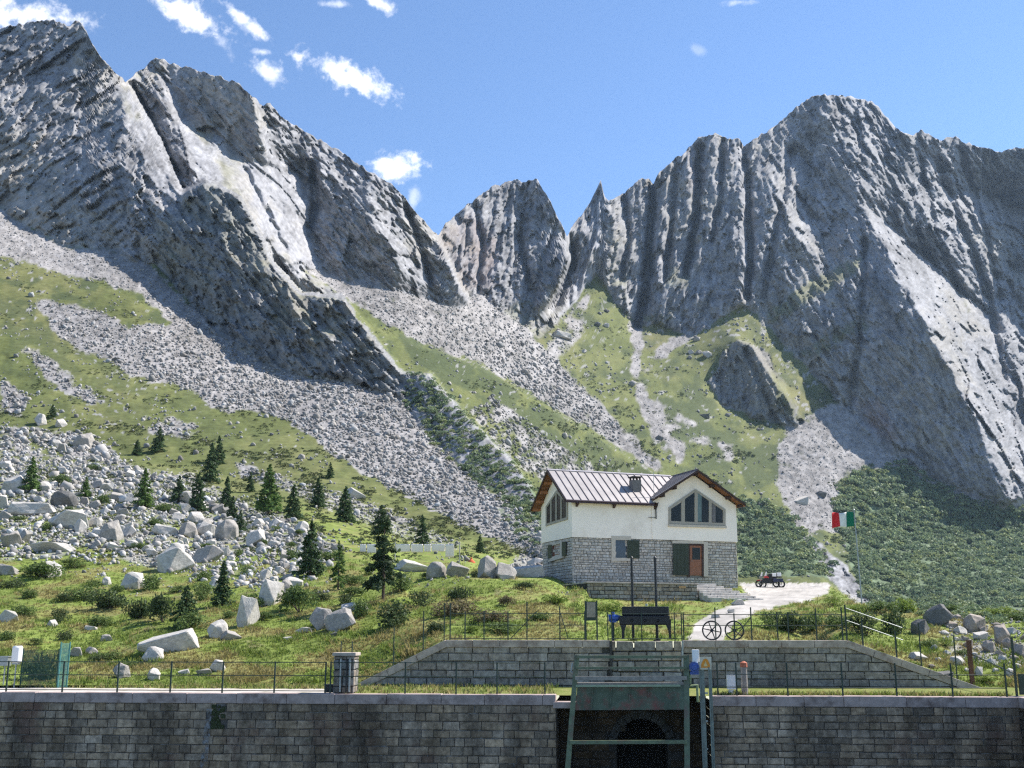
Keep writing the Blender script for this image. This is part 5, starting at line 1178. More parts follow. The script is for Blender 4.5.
mb = MB(); mb.prism([mp(.1, .80, -.15), mp(.78, .84, -.15), mp(.82, .93, -.15), mp(.4, .92, -.15), mp(.12, .90, -.15)], (0, .30, 0)); mb.build('seat', M_BLACK, e, bevel=.03)
mb = MB(); mb.prism([mp(-.95, .58, -.12), mp(-.55, .62, -.12), mp(-.60, .67, -.12), mp(-.92, .66, -.12)], (0, .24, 0)); mb.build('mudguard', M_RED, e, bevel=.02); mb = MB(); mb.tube([mp(-.78, .32, -.09), mp(-.48, .98, -.09)], .03, 8); mb.tube([mp(-.78, .32, .09), mp(-.48, .98, .09)], .03, 8); mb.build('fork', M_GALV, e)
mb = MB(); mb.tube([mp(-.40, 1.05, -.38), mp(-.48, 1.02, -.1), mp(-.48, 1.02, .1), mp(-.40, 1.05, .38)], .018, 6); mb.build('handlebar', M_GALV, e)
mb = MB(); mb.prism([mp(-.62, .95, -.16), mp(-.50, .98, -.16), mp(-.42, 1.30, -.12), mp(-.48, 1.30, -.12)], (0, .30, 0)); mb.build('windscreen', M_WHITE, e, bevel=.015); mb = MB(); mb.tube([mp(-.70, .88), mp(-.60, .88)], [.09, .1], 12); mb.build('headlight', M_GALV, e)
for x, mt, zz in ((.55, M_WHITE, 1.08), (.22, M_BLACK, 1.02)): mb = MB(); mb.cbox(mp(x, zz), .36, .40, .30); mb.build('luggage_case', mt, e, bevel=.05)
mb = MB(); mb.cbox(mp(.62, .6, -.27), .42, .16, .32); mb.build('pannier', simple('dark_blue_case', (.03, .035, .07), .5, .2, 5), e, bevel=.04)
mb = MB(); mb.tube([mp(.0, .36, -.1), mp(-.1, .02, -.3)], .018, 6); mb.build('side_stand', M_GALV, e)

e.scale = (.86, .9, .86); e2 = copy_tree(e); e2.location = b + Vector((.55, .9, 0)); e2.scale = (.92, .9, .92); tag(e2, 'second motorcycle, parked half hidden behind the first one at the back of the gravel yard')
# ------------------------------------------------------------------ washing line among the boulders
cl0, cl1 = ground1(390, 561), ground1(459.5, 561); LY = (cl0.y + cl1.y) / 2
a = P(358, 561, LY); bq = P(459.5, 561, LY); ztop = P(420, 543, LY).z
e = empty('washing_line', (a + bq) / 2, 'washing line strung between pale posts among the boulders left of the house', 'washing line')
for px in (322, 395, 459.5):
    q_ = P(px, 562, LY); MB().tube([Vector((q_.x, q_.y, q_.z - .5)), Vector((q_.x, q_.y, ztop + .1))], .045, 8).build('post', simple('pale_wood_post', (.45, .42, .38), .8, .2, 6), e)
mb = MB(); mb.tube([P(322, 543.5, LY), P(360, 544.6, LY), P(395, 543.5, LY), P(425, 544.6, LY), P(459.5, 543.5, LY)], .012, 5); mb.build('line', M_GALV, e)
M_CLOTH = simple('white_cotton', (.90, .80, .70), .9, .05, 3)
for i, (x0, x1, yb3, lb) in enumerate(((360, 366, 552, 'narrow white sheet at the far end of the washing line, left of the tall conifer'), (367, 376, 553, 'white sheet beside the tall conifer trunk on the washing line'), (396, 410, 552, 'wide white sheet just right of the tall conifer on the washing line'), (411, 423, 552.5, 'second white sheet right of the tall conifer'), (424, 431, 552, 'narrow white cloth in the middle of the washing line'), (432, 445, 551.5, 'short wide white sheet next to the longest sheet'), (445.5, 454, 557.5, 'longest white sheet, nearly touching the boulders at the line end'))):
    r = random.Random(i); c_ = P((x0 + x1) / 2, 544.4, LY); e = None; nU, nV = 10, 6; vs_ = []; ph = r.uniform(0, 6)
    for k in range(nU + 1):
        for j in range(nV + 1):
            q_ = P(x0 + (x1 - x0) * k / nU, 544.2 + (yb3 - 544.2) * j / nV + (r.uniform(-.25, .25) if j == nV else 0), LY); q_.y += .05 * math.sin(k * 1.7 + ph) * (j + 1) / nV; vs_.append(q_ - c_)
    mb = MB(); mb.add(vs_, [(k * (nV + 1) + j, (k + 1) * (nV + 1) + j, (k + 1) * (nV + 1) + j + 1, k * (nV + 1) + j + 1) for k in range(nU) for j in range(nV)])
    o_ = mb.build('white_sheet', M_CLOTH, None, smooth=True); o_.location = c_; md = o_.modifiers.new('thick', 'SOLIDIFY'); md.thickness = .02; tag(o_, lb, 'sheet', 'sheets drying on the washing line')
b = ground1(471, 562); b = P(471, 564, b.y); mb = MB(); mb.tube([Vector((0, 0, -.3)), Vector((0, 0, .0)), Vector((.05, 0, .25)), Vector((.02, 0, .5)), Vector((0, 0, .62))], [.4, .5, .42, .2, .08], 10); mb.tube([(0, 0, .6), (.06, 0, .72), (.14, 0, .70)], [.1, .12, .04], 8)
o_ = mb.build('sack', simple('orange_red_cloth', (.55, .11, .04), .85, .2, 6), None, smooth=True); o_.location = b; o_.scale = (.75, .75, .7); tag(o_, 'small orange-red sack among the boulders at the washing line end', 'sack')
# ------------------------------------------------------------------ boulders
def granite(name, lo, hi, tint):
    m, nt, bs = newmat(name); spec(bs, .9, .15)
    f = noise(nt, 2.2, 6, .72); c = ramp(nt, f, [(.25, lo), (.5, tuple((a + b) / 2 for a, b in zip(lo, hi))), (.75, hi)])
    g = noise(nt, .8, 5, .7); c = mixc(nt, c, tint, ramp(nt, g, [(.52, (0,) * 3), (.7, (.7,) * 3)])); h = noise(nt, 11, 4, .7); c = mixc(nt, c, ramp(nt, h, [(.3, (.7,) * 3), (.7, (1.25,) * 3)]), 1, 'MULTIPLY')
    nt.links.new(c, bs.inputs['Base Color']); bump(nt, bs, f, .6, .12); return m
G_PALE = granite('pale_granite', (.40, .37, .33), (.56, .525, .48), (.31, .28, .21)); G_GREY = granite('grey_granite', (.25, .23, .205), (.39, .36, .325), (.20, .18, .13)); G_WARM = granite('brownish_granite', (.25, .21, .175), (.40, .345, .30), (.17, .14, .09)); G_DARK = granite('lichened_granite', (.10, .10, .095), (.20, .19, .18), (.14, .13, .08))
def boulder_mesh(name, seed, flat_=1.0, n=15):
    r = random.Random(seed); bm = bmesh.new()
    for _ in range(n):
        v = Vector((r.gauss(0, 1), r.gauss(0, 1), r.gauss(0, 1))).normalized() * r.uniform(.78, 1.0)
        v.z = max(-.55, v.z * flat_); bm.verts.new(v)
    bmesh.ops.convex_hull(bm, input=bm.verts[:]); bmesh.ops.delete(bm, geom=[v for v in bm.verts if not v.link_faces], context='VERTS')
    bmesh.ops.dissolve_limit(bm, angle_limit=R(9), verts=bm.verts[:], edges=bm.edges[:])
    bmesh.ops.bevel(bm, geom=bm.edges[:], offset=.03, segments=1, affect='EDGES', profile=.5)
    bmesh.ops.triangulate(bm, faces=bm.faces[:]); bmesh.ops.subdivide_edges(bm, edges=[e for e in bm.edges if e.calc_length() > .28], cuts=2, use_grid_fill=True); bmesh.ops.triangulate(bm, faces=bm.faces[:])
    co = np.array([v.co for v in bm.verts]); d = .045 * fbm(co[:, 0] * 2.2 + seed, co[:, 1] * 2.2, co[:, 2] * 2.2, 3)
    for v, dd in zip(bm.verts, d): v.co *= 1 + dd
    co = np.array([v.co for v in bm.verts]); mn, mx_ = co.min(0), co.max(0)
    for v in bm.verts: v.co = Vector(((v.co.x - (mn[0] + mx_[0]) / 2) / (mx_[0] - mn[0]), (v.co.y - (mn[1] + mx_[1]) / 2) / (mx_[1] - mn[1]), (v.co.z - mn[2]) / (mx_[2] - mn[2])))
    me = bpy.data.meshes.new(name); bm.to_mesh(me); bm.free(); return me
BV = {}
def boulder_var(k, mat):
    if (k, mat.name) not in BV:
        me = boulder_mesh('boulder', 100 + k, (.75, 1.0, .6, 1.2)[k % 4], 12 + 2 * (k % 5)); me.materials.append(mat); BV[(k, mat.name)] = me
    return BV[(k, mat.name)]
rb = random.Random(99)
def boulder(cx, base, w_, h_, label, group=None, mat=None, k=None, tilt=.12, cat='boulder', yaw=None):
    b = ground1(cx, base); s = b.y / F; mat = mat or rb.choice((G_PALE, G_PALE, G_GREY)); k = rb.randrange(12) if k is None else k
    o = bpy.data.objects.new('boulder', boulder_var(k, mat)); COL.objects.link(o); W_, H_ = w_ * s, h_ * s * .93
    dpt = min(W_, max(H_ * 1.2, W_ * .6)); o.scale = (W_, dpt, H_ * 1.22); o.location = b + Vector((0, dpt * .25, -H_ * .2))
    o.rotation_euler = (rb.uniform(-tilt, tilt), rb.uniform(-tilt, tilt), rb.choice((0, math.pi)) + rb.uniform(-.35, .35) if yaw is None else yaw)
    return tag(o, label, cat, group)
NAMED = [
 (166,651,60,22,'long flat-topped pale boulder lying on the lawn, largest on the grass',G_PALE,2),
 (155,651,16,10,'small squarish block resting against the long flat-topped boulder',G_PALE,5),
 (149,662,24,16,'rounded pale boulder just below the small squarish block on the lawn',G_PALE,3),
 (216,638,20,19,'upright pale boulder of a touching pair on the lawn, right of the long flat one',G_PALE,1),
 (228,640,25,10,'low brownish boulder of a touching pair on the lawn',G_GREY,6),
 (247,626,20,32,'tall pale speckled boulder at the edge of the shrubs, above the lawn pair',G_PALE,7),
 (183,674,12,5,'small flat stone in the grass near the railing, leftmost of three',G_PALE,2),
 (202,675,15,7,'small brown-grey stone in the grass near the railing, middle of three',G_GREY,0),
 (217,671,14,12,'small pale stone in the grass near the railing, rightmost of three',G_PALE,4),
 (152,680,12,12,'small pale rock close behind the railing, below the rounded boulder',G_PALE,8),
 (119,678,18,15,'grey rock leaning into a low shrub close behind the railing',G_GREY,9),
 (8,622,18,13,'pale boulder at the extreme left edge above the white drum',G_PALE,1),
 (51,627,10,8,'small pale stone on the lawn, the upper one above the mesh panel',G_PALE,4),
 (90,630,13,5,'thin flat stone on the lawn right of the small pale stone',G_PALE,2),
 (106,641,12,7,'small dark-sided stone in the middle of the left lawn',G_GREY,3),
 (76,656,16,9,'dark flat-topped rock beside the turquoise mesh panel',G_GREY,6),
 (90,655,13,8,'brownish rock just right of the dark flat-topped rock by the mesh',G_GREY,10),
 (338,631,32,24,'big grey slab leaning up on the slope below the tall conifer',G_GREY,11),
 (323,628,30,22,'brownish boulder tucked behind the leaning slab',G_GREY,9),
 (348,611,16,9,'pale flat block balanced above the leaning slab',G_PALE,2),
 (304,633,19,6,'low pale stone in the grass left of the leaning slab',G_PALE,6),
 (287,640,10,4,'small flat stone in the grass below and left of the leaning slab',G_PALE,2),
 (333,637,9,5,'small dark stone right at the foot of the leaning slab',G_DARK,0),
 (364,611,9,6,'small pale stone under the tall conifer',G_PALE,4),
 (269,605,26,27,'big pale boulder at the foot of the rock jumble, left of the round shrub',G_PALE,7),
 (285,598,16,19,'brown-sided boulder directly right of the big pale one at the jumble foot',G_GREY,8),
 (172,572,36,26,'large almost white boulder in the middle of the lower rock jumble',G_PALE,1),
 (130,589,28,18,'pale boulder alone in the grass under the rock jumble',G_PALE,3),
 (213,588,12,10,'small pale rock in front of the shrubs below the jumble',G_PALE,5),
 (206,562,36,18,'wide grey boulder with dark front right of the large white one',G_GREY,9),
 (224,540,24,22,'dark-fronted upright block at the top right of the lower rock jumble',G_GREY,8),
 (203,536,20,16,'broad pale block left of the dark-fronted upright block',G_PALE,4),
 (187,537,20,17,'grey wedge-shaped boulder in the upper part of the lower jumble',G_GREY,3),
 (163,535,28,11,'long low slab with a dark underside in the upper jumble',G_PALE,2),
 (111,541,19,23,'tall rounded grey boulder in the left jumble, standing upright',G_GREY,7),
 (80,533,12,15,'egg-shaped pinkish boulder left of the tall rounded one',G_PALE,1),
 (68,528,46,20,'long pale ledge-like boulder above the egg-shaped one',G_PALE,6),
 (28,515,48,15,'very long low pale boulder at the left edge of the jumble',G_PALE,2),
 (7,547,18,18,'grey rounded boulder at the extreme left in the jumble',G_GREY,0),
 (21,543,16,15,'brownish boulder beside the grey one at the extreme left',G_GREY,5),
 (49,552,46,11,'cluster-like wide white boulder at the lower left of the jumble',G_PALE,10),
 (51,577,20,18,'irregular pale outcrop rock standing in the dwarf shrubs',G_PALE,11),
 (105,585,10,9,'small rounded stone in the shrubs near the lone grass boulder',G_PALE,3),
 (7,575,18,12,'flat dark-shadowed slab at the extreme left under the jumble',G_GREY,2),
 (11,492,26,19,'big smooth white boulder at the extreme left above the jumble',G_PALE,1),
 (61,506,28,17,'dark blocky boulder beside the pale bush at upper left',G_DARK,8),
 (84,448,19,18,'largest upright boulder along the top of the upper left jumble',G_GREY,7),
 (60,427,11,10,'lone boulder in grass above the upper left jumble',G_PALE,4),
 (39,425,13,14,'pair-like stacked boulder at the upper edge of the left jumble',G_PALE,9),
 (114,502,24,12,'dark-fronted boulder right of the small light bush',G_GREY,6),
 (435,578,21,17,'dark-fronted angular boulder below the washing line, leftmost of the row',G_GREY,8),
 (459,577,22,17,'broad dark-fronted boulder below the end of the washing line',G_GREY,0),
 (489,578,22,24,'dark double-peaked boulder in the row left of the house',G_GREY,3),
 (505,579,24,18,'triangular dark boulder touching the big pale slab left of the house',G_GREY,11),
 (526,577,38,15,'big smooth pale slab immediately left of the house',G_PALE,2),
 (408,572,42,14,'long pale slab under the washing line sheets',G_PALE,6),
 (536,566,20,9,'pale boulder behind the big smooth slab at the house corner',G_PALE,5),
 (940,625,27,22,'brown slanting outcrop boulder behind the thicket on the right bank',G_DARK,11),
 (923,634,19,15,'big grey-brown boulder overhanging the dark hollow by the sloping wall',G_DARK,1),
 (977,631,24,18,'large rounded brownish boulder on top of the right bank',G_GREY,3),
 (1002,645,17,22,'tall pointed grey boulder on the right bank',G_GREY,7),
 (982,640,15,10,'pale flat boulder below the large rounded one on the right bank',G_PALE,2),
 (990,652,14,12,'grey boulder in the middle of the right bank',G_GREY,9),
 (970,648,10,9,'small round grey boulder left of the middle one on the right bank',G_GREY,0),
 (1010,650,12,13,'reddish grey boulder near the right frame edge',G_GREY,5),
 (1023,657,16,13,'boulder cut by the right frame edge',G_GREY,10),
 (918,660,21,8,'low pale stone beside the sloping coping, uppermost there',G_PALE,6),
 (959,665,16,9,'pale stone just above the sloping wall end',G_PALE,4),
 (992,666,10,8,'small white stone near the dam corner posts',G_PALE,5),
 (981,676,9,10,'white upright stone beside the rusty post',G_PALE,7),
 (1011,676,9,8,'small grey stone near the dam corner post',G_PALE,3),
 (946,679,18,9,'lichen-spotted low rock at the foot of the sloping wall',G_DARK,2),
 (739,605,15,6,'flat stone at the foot of the house steps',G_PALE,6),
 (731,613,9,5,'small pale stone between the house steps and the gravel track',G_PALE,4),
 (716,618,9,4,'small stone on the verge of the gravel track',G_PALE,2),
 (691,354,7,5,'small pale boulder on the high pasture, leftmost of three',G_PALE,1),
 (699,354,8,5,'dark middle boulder of three on the high pasture',G_GREY,3),
 (708,357,11,8,'largest pale boulder of three on the high pasture',G_PALE,7),
 (606,327,7,5,'boulder high on the central grass fan',G_PALE,4),
 (584,353,7,5,'boulder on the left side of the central grass fan',G_PALE,9),
 (562,338,22,8,'pale flat slab at the top left of the central grass fan',G_PALE,2),
 (115,271+90,8,5,'dark boulder on the upper edge of the scree tongue',G_DARK,0),
 (802,504,20,9,'flat pale slab in the stony gully above the flag',G_PALE,2),
 (822,497,12,7,'dark rock in the stony gully beside the flat slab',G_DARK,5),
 (300,459,9,6,'lone boulder in the grass below the scree',G_GREY,3),
 (352,498,26,12,'long pale slab between the small spruces above the washing line',G_PALE,6),
 (660,440,9,5,'dark rock in the central stream gully',G_DARK,1),
 (704,417,12,5,'dark flat rock below the cone-shaped crag',G_DARK,2),
]
for cx, base, w_, h_, lb, mt, k in NAMED: boulder(cx, base, w_, h_, lb, None, G_WARM if cx > 900 and mt is G_GREY else mt, k)
FIELD = [(0,428),(60,432),(100,438),(130,468),(190,482),(235,508),(300,528),(340,548),(318,575),(285,590),(235,575),(150,562),(100,548),(60,556),(0,560)]
fld = np.array(FIELD, float); placed = [(n_[0], n_[1], n_[2]) for n_ in NAMED]; cnt = 0; tries = 0
ZL = ('pale granite boulder in the tumbled rock jumble covering the left slope', 'boulders jumbled on the left slope')
while cnt < 216 and tries < 8000:
    tries += 1; cx, by = rb.uniform(-6, 340), rb.uniform(428, 590)
    if not inpoly(FIELD, np.array([cx]), np.array([by]))[0]: continue
    w_ = min(26, 6.6 * (by / 520.) ** 2 * (1 + rb.expovariate(1.45)))
    if any(abs(cx - a) < .36 * (w_ + c) and abs(by - b_) < .19 * (w_ + c) for a, b_, c in placed): continue
    if perlin(np.array([cx / 26.]), np.array([by / 16.]), np.array([.3]))[0] < -.12: continue
    placed.append((cx, by, w_)); cnt += 1; boulder(cx, by, w_, w_ * rb.uniform(.5, .85), *ZL)
for cx, by, w_ in ((935,650,9),(948,655,8),(1003,661,9),(968,672,7),(1000,655,8),(958,641,7),(1018,668,8),(932,668,7),(975,656,7),(1030,640,14),(1036,662,12),(945,635,8),(985,632,9),(952,628,13),(962,634,14),(958,620,10),(998,628,10),(1012,634,12),(988,645,9),(978,660,8),(1015,660,9),(940,662,8),(966,641,8),(1006,652,7),(996,672,7),(1026,640,10)):
    boulder(cx, by, w_, w_ * .6, 'small pale stone scattered among the bigger boulders of the right bank', 'small stones on the right bank', rb.choice((G_PALE, G_WARM, G_WARM)))

# ------------------------------------------------------------------ scree: stones beyond counting, as loose stuff
ICO = bmesh.new(); bmesh.ops.create_icosphere(ICO, subdivisions=1, radius=1); ICV = np.array([v.co for v in ICO.verts]); ICF = np.array([[v.index for v in f.verts] for f in ICO.faces]); ICO.free()
def stones(name, px, py, wpx, seed, mat, sink=.25, gain=1.0):
    g = np.random.default_rng(seed); n = len(px); base = ground_at(px, py); s = base[:, 1] / F * wpx * .5
    sh = ICV[None] * g.uniform(.62, 1.25, (n, len(ICV), 1)); sh = sh * np.stack([g.uniform(.8, 1.25, n), g.uniform(.7, 1.1, n), g.uniform(.5, .9, n)], 1)[:, None]
    q = g.normal(size=(n, 4)); q /= np.linalg.norm(q, axis=1)[:, None]; w0, x0, y0, z0_ = q.T
    Rm = np.stack([np.stack([1-2*(y0*y0+z0_*z0_), 2*(x0*y0-z0_*w0), 2*(x0*z0_+y0*w0)], -1), np.stack([2*(x0*y0+z0_*w0), 1-2*(x0*x0+z0_*z0_), 2*(y0*z0_-x0*w0)], -1), np.stack([2*(x0*z0_-y0*w0), 2*(y0*z0_+x0*w0), 1-2*(x0*x0+y0*y0)], -1)], 1)
    sh = np.einsum('nij,nkj->nki', Rm, sh) * s[:, None, None]; sh[:, :, 2] += (s * (.55 - sink))[:, None]
    Vv = (sh + base[:, None]).reshape(-1, 3); Fc = (ICF[None] + (np.arange(n) * len(ICV))[:, None, None]).reshape(-1, 3)
    t = gain * g.uniform(.17, .36, n) * (1 - .35 * (g.random(n) < .15)); wm = g.uniform(-.05, .05, n); C_ = np.repeat(np.stack([t * (1.04 + wm), t, t * (.95 - wm)], 1), len(ICV), 0)
    me = np_mesh(name, Vv, [Fc]); color_attr(me, 'albedo', C_); return tag(link(name, me, mat), kind='stuff')
M_STONE = attr_mat('scree_stone', 1.6, .25, .95)
def sample(mask, thr, n, seed, box=(-60, 1090, 190, 690), dens=None):
    g = np.random.default_rng(seed); outx, outy = [], []
    while sum(map(len, outx)) < n:
        x = g.uniform(box[0], box[1], n); y = g.uniform(box[2], box[3], n); p = bil(mask, x, y); k = (p > thr) & (g.random(n) < np.clip(p, 0, 1)) & (y > skyline(x) + 4)
        if dens is not None: k &= dens(x, y, g)
        outx.append(x[k]); outy.append(y[k])
    return np.concatenate(outx)[:n], np.concatenate(outy)[:n]
g5 = np.random.default_rng(5)
x, y = sample(m_scree, .25, 23000, 1); big = sstep(250, 430, y) * (x < 620)
wv = (.8 + 1.25 * big) * (1 + g5.exponential(.62, len(x))); wv = np.where((x > 560), np.minimum(wv * .8, 4.2), np.minimum(wv, 12)); wv = np.where(y > 600, 3.2, wv); stones('scree', x, y, wv, 2, M_STONE)
pm = blur(np.clip(m_soil - m_scree - m_path - m_shrub, 0, 1) * ((GY > 255) & (GY < 600)) * (U > math.log(66)), 2)
x, y = sample(pm, .3, 2600, 3, dens=lambda x, y, g: perlin(x / 22., y / 12., 0 * x + 4) > .05 + .1 * g.random(len(x))); stones('loose_stones', x, y, 1.5 + g5.exponential(1.1, len(x)), 4, M_STONE)
x, y = sample(blur((m_soil < .3).astype(float) * (m_shrub < .3) * (GY > 150) * (GY > np.interp(GX, sky_x, sky_y) + 20), 2), .5, 100, 31)   # nothing but a seed for the high ledges
x, y = sample(blur(inpoly([(0,430),(60,434),(110,440),(140,470),(240,505),(345,545),(318,580),(240,588),(130,565),(0,562)], GX, GY).astype(float), 3), .3, 2100, 6); stones('rubble', x, y, 2.2 + g5.exponential(2.1, len(x)), 7, M_STONE, gain=1.35)

# ------------------------------------------------------------------ leaves: scrub, heath and grass as stuff
def leaf_quads(c, size, g, up_=.4):
    n = len(c); d = g.normal(size=(n, 3)); d[:, 2] += up_; d /= np.linalg.norm(d, axis=1)[:, None]; a = np.cross(d, g.normal(size=(n, 3))); a /= np.linalg.norm(a, axis=1)[:, None] + 1e-9; b = np.cross(d, a)
    s = size[:, None] if np.ndim(size) else size
    a = a * s; b = b * s * .62
    return np.stack([c - a, c - b * .9 + a * .1, c + a, c + b * .9 + a * .1], 1).reshape(-1, 3)
def clumps(name, px, py, wpx, per, seed, cols, mat, hgt=.75, lf=.30):
    g = np.random.default_rng(seed); n = len(px); base = ground_at(px, py); s = base[:, 1] / F * wpx * .5
    d = g.normal(size=(n, per, 3)); d /= np.linalg.norm(d, axis=2)[..., None]; d[..., 2] = np.abs(d[..., 2]); rad = g.uniform(.72, 1.05, (n, per, 1))
    c = base[:, None] + d * rad * s[:, None, None] * np.array([1, 1, hgt]); c[..., 2] += (s * .05)[:, None]
    Vv = leaf_quads(c.reshape(-1, 3), np.repeat(s * lf, per) * g.uniform(.6, 1.3, n * per), g); Fc = np.arange(len(Vv)).reshape(-1, 4)
    cc = np.array(cols); C_ = cc[g.integers(0, len(cc), n)][:, None] * g.uniform(.65, 1.4, (n, per, 1)); C_ = np.repeat(C_.reshape(-1, 3), 4, 0)
    me = np_mesh(name, Vv, [Fc]); color_attr(me, 'albedo', C_); return tag(link(name, me, mat), kind='stuff')
def leaf_mat(name, c=None, attr=True):
    m, nt, bs = newmat(name); spec(bs, .65, .2); out = nt.nodes['Material Output']
    if attr: a = N(nt, 'ShaderNodeAttribute', attribute_name='albedo').outputs['Color']
    else: a = ramp(nt, noise(nt, 3.0, 3), [(.3, tuple(x * .7 for x in c)), (.7, tuple(x * 1.35 for x in c))])
    nt.links.new(a, bs.inputs['Base Color']); tr = nt.nodes.new('ShaderNodeBsdfTranslucent'); nt.links.new(a, tr.inputs['Color'])
    mxs = nt.nodes.new('ShaderNodeMixShader'); mxs.inputs[0].default_value = .3; nt.links.new(bs.outputs[0], mxs.inputs[1]); nt.links.new(tr.outputs[0], mxs.inputs[2]); nt.links.new(mxs.outputs[0], out.inputs['Surface']); return m
M_LEAF = leaf_mat('scrub_leaves')
x, y = sample(blur(m_shrub, 9), .12, 3300, 8, dens=lambda x, y, g: (y < 577) | (x < 735) | (x > 836)); rib = (x < 560)
clumps('alder_scrub', x, y, np.where(rib, 7.0, 9.5) * g5.uniform(.5, 1.4, len(x)), 74, 9, [(.175, .225, .125), (.205, .26, .14), (.140, .19, .108), (.235, .275, .125)], M_LEAF, .8, .27)
hm = blur(np.clip(m_soil - .75 * m_scree - m_path, 0, 1) * ((GY > 250) & (GY < 560)) * (U > math.log(78)), 2)
x, y = sample(hm, .3, 7500, 10, dens=lambda x, y, g: perlin(x / 30., y / 14., 0 * x + 8) + .5 * perlin(x / 9., y / 5., 0 * x + 8) > .22 - .42 * sstep(400, 520, y) * (x < 560) - .25 * ((x > 400) & (x < 660) & (y > 380) & (y < 475)) + .3 * g.random(len(x)))
clumps('heath', x, y, np.minimum(6.5, 2.0 + 2.2 * sstep(330, 520, y)) * g5.uniform(.7, 1.5, len(x)), 22, 11, [(.060, .080, .032), (.075, .100, .036), (.100, .108, .048), (.066, .086, .038)], M_LEAF, .55, .34)
def tufts(name, n, seed, mat, box, blades=7):
    g = np.random.default_rng(seed); gm = blur((1 - m_path) * (U < math.log(92)) * (1 - .6 * m_scree), 1); x, y = sample(gm, .4, n, seed, box, dens=lambda x, y, g: y < np.interp(x, *np.array(BASE, float).T) - .5)
    base = ground_at(x, y); hh = g.uniform(.05, .14, n) * (1 + .9 * (perlin(x / 40., y / 14., 0 * x) > .1)); b = np.repeat(base, blades, 0); h = np.repeat(hh, blades) * g.uniform(.5, 1.2, n * blades)
    an = g.uniform(0, 6.283, n * blades); r_ = g.uniform(0, .16, n * blades); b = b + np.stack([np.cos(an) * r_, np.sin(an) * r_, 0 * r_ - .02], 1)
    lean = np.stack([np.cos(an), np.sin(an), 0 * an], 1) * (h * g.uniform(.2, .8, len(h)))[:, None]; wd = np.stack([-np.sin(an), np.cos(an), 0 * an], 1) * g.uniform(.012, .03, len(h))[:, None]
    up_ = np.stack([0 * h, 0 * h, h], 1); Vv = np.stack([b - wd, b + wd, b + lean * .45 + up_ * .65 + wd * .7, b + lean + up_], 1).reshape(-1, 3); Fc = np.arange(len(Vv)).reshape(-1, 4)
    dry_ = (fbm(base[:, 0] / 3.3 + 31, base[:, 1] / 3.3, 0 * x, 4) > .12 - .2 * g.random(n)); cA = np.array([(.185, .24, .050), (.15, .21, .042), (.22, .255, .070)])[g.integers(0, 3, n)]; cB = np.array([(.31, .26, .11), (.27, .235, .09)])[g.integers(0, 2, n)]
    C_ = np.where(dry_[:, None], cB, cA) * g.uniform(.7, 1.25, (n, 1)); C_ = np.repeat(C_, blades * 4, 0); me = np_mesh(name, Vv, [Fc]); color_attr(me, 'albedo', C_); return tag(link(name, me, mat), kind='stuff')
tufts('grass', 30000, 12, leaf_mat('grass_blades'), (-40, 1064, 560, 690))
# grass along the foot of the upper wall and the dam edge
g = np.random.default_rng(13); n = 2600; px = g.uniform(-60, 1010, n); bk = np.where(px < 345, g.uniform(3.6, 6.5, n), np.where(px < 555, g.uniform(.7, 6.6, n), g.uniform(.75, 1.1, n))); kk = (px < 556) | (px > 714); px, bk = px[kk], bk[kk]
base = np.array([lvl(a_, zT - .05, b_) for a_, b_ in zip(px, bk)]); n = len(base); bl = 6; b = np.repeat(base, bl, 0); h = np.repeat(g.uniform(.06, .22, n), bl) * g.uniform(.5, 1.2, n * bl); an = g.uniform(0, 6.28, n * bl); r_ = g.uniform(0, .15, n * bl)
b = b + np.stack([np.cos(an) * r_, np.sin(an) * r_, 0 * r_], 1); lean = np.stack([np.cos(an), np.sin(an), 0 * an], 1) * (h * .5)[:, None]; wd = np.stack([-np.sin(an), np.cos(an), 0 * an], 1) * .018; up_ = np.stack([0 * h, 0 * h, h], 1)
Vv = np.stack([b - wd, b + wd, b + lean * .45 + up_ * .65 + wd * .7, b + lean + up_], 1).reshape(-1, 3); C_ = np.repeat(np.array([(.18, .235, .05), (.24, .25, .08), (.31, .26, .11)])[g.integers(0, 3, n)] * g.uniform(.7, 1.2, (n, 1)), bl * 4, 0)
me = np_mesh('grass', Vv, [np.arange(len(Vv)).reshape(-1, 4)]); color_attr(me, 'albedo', C_); tag(link('grass', me, bpy.data.materials['grass_blades']), kind='stuff')

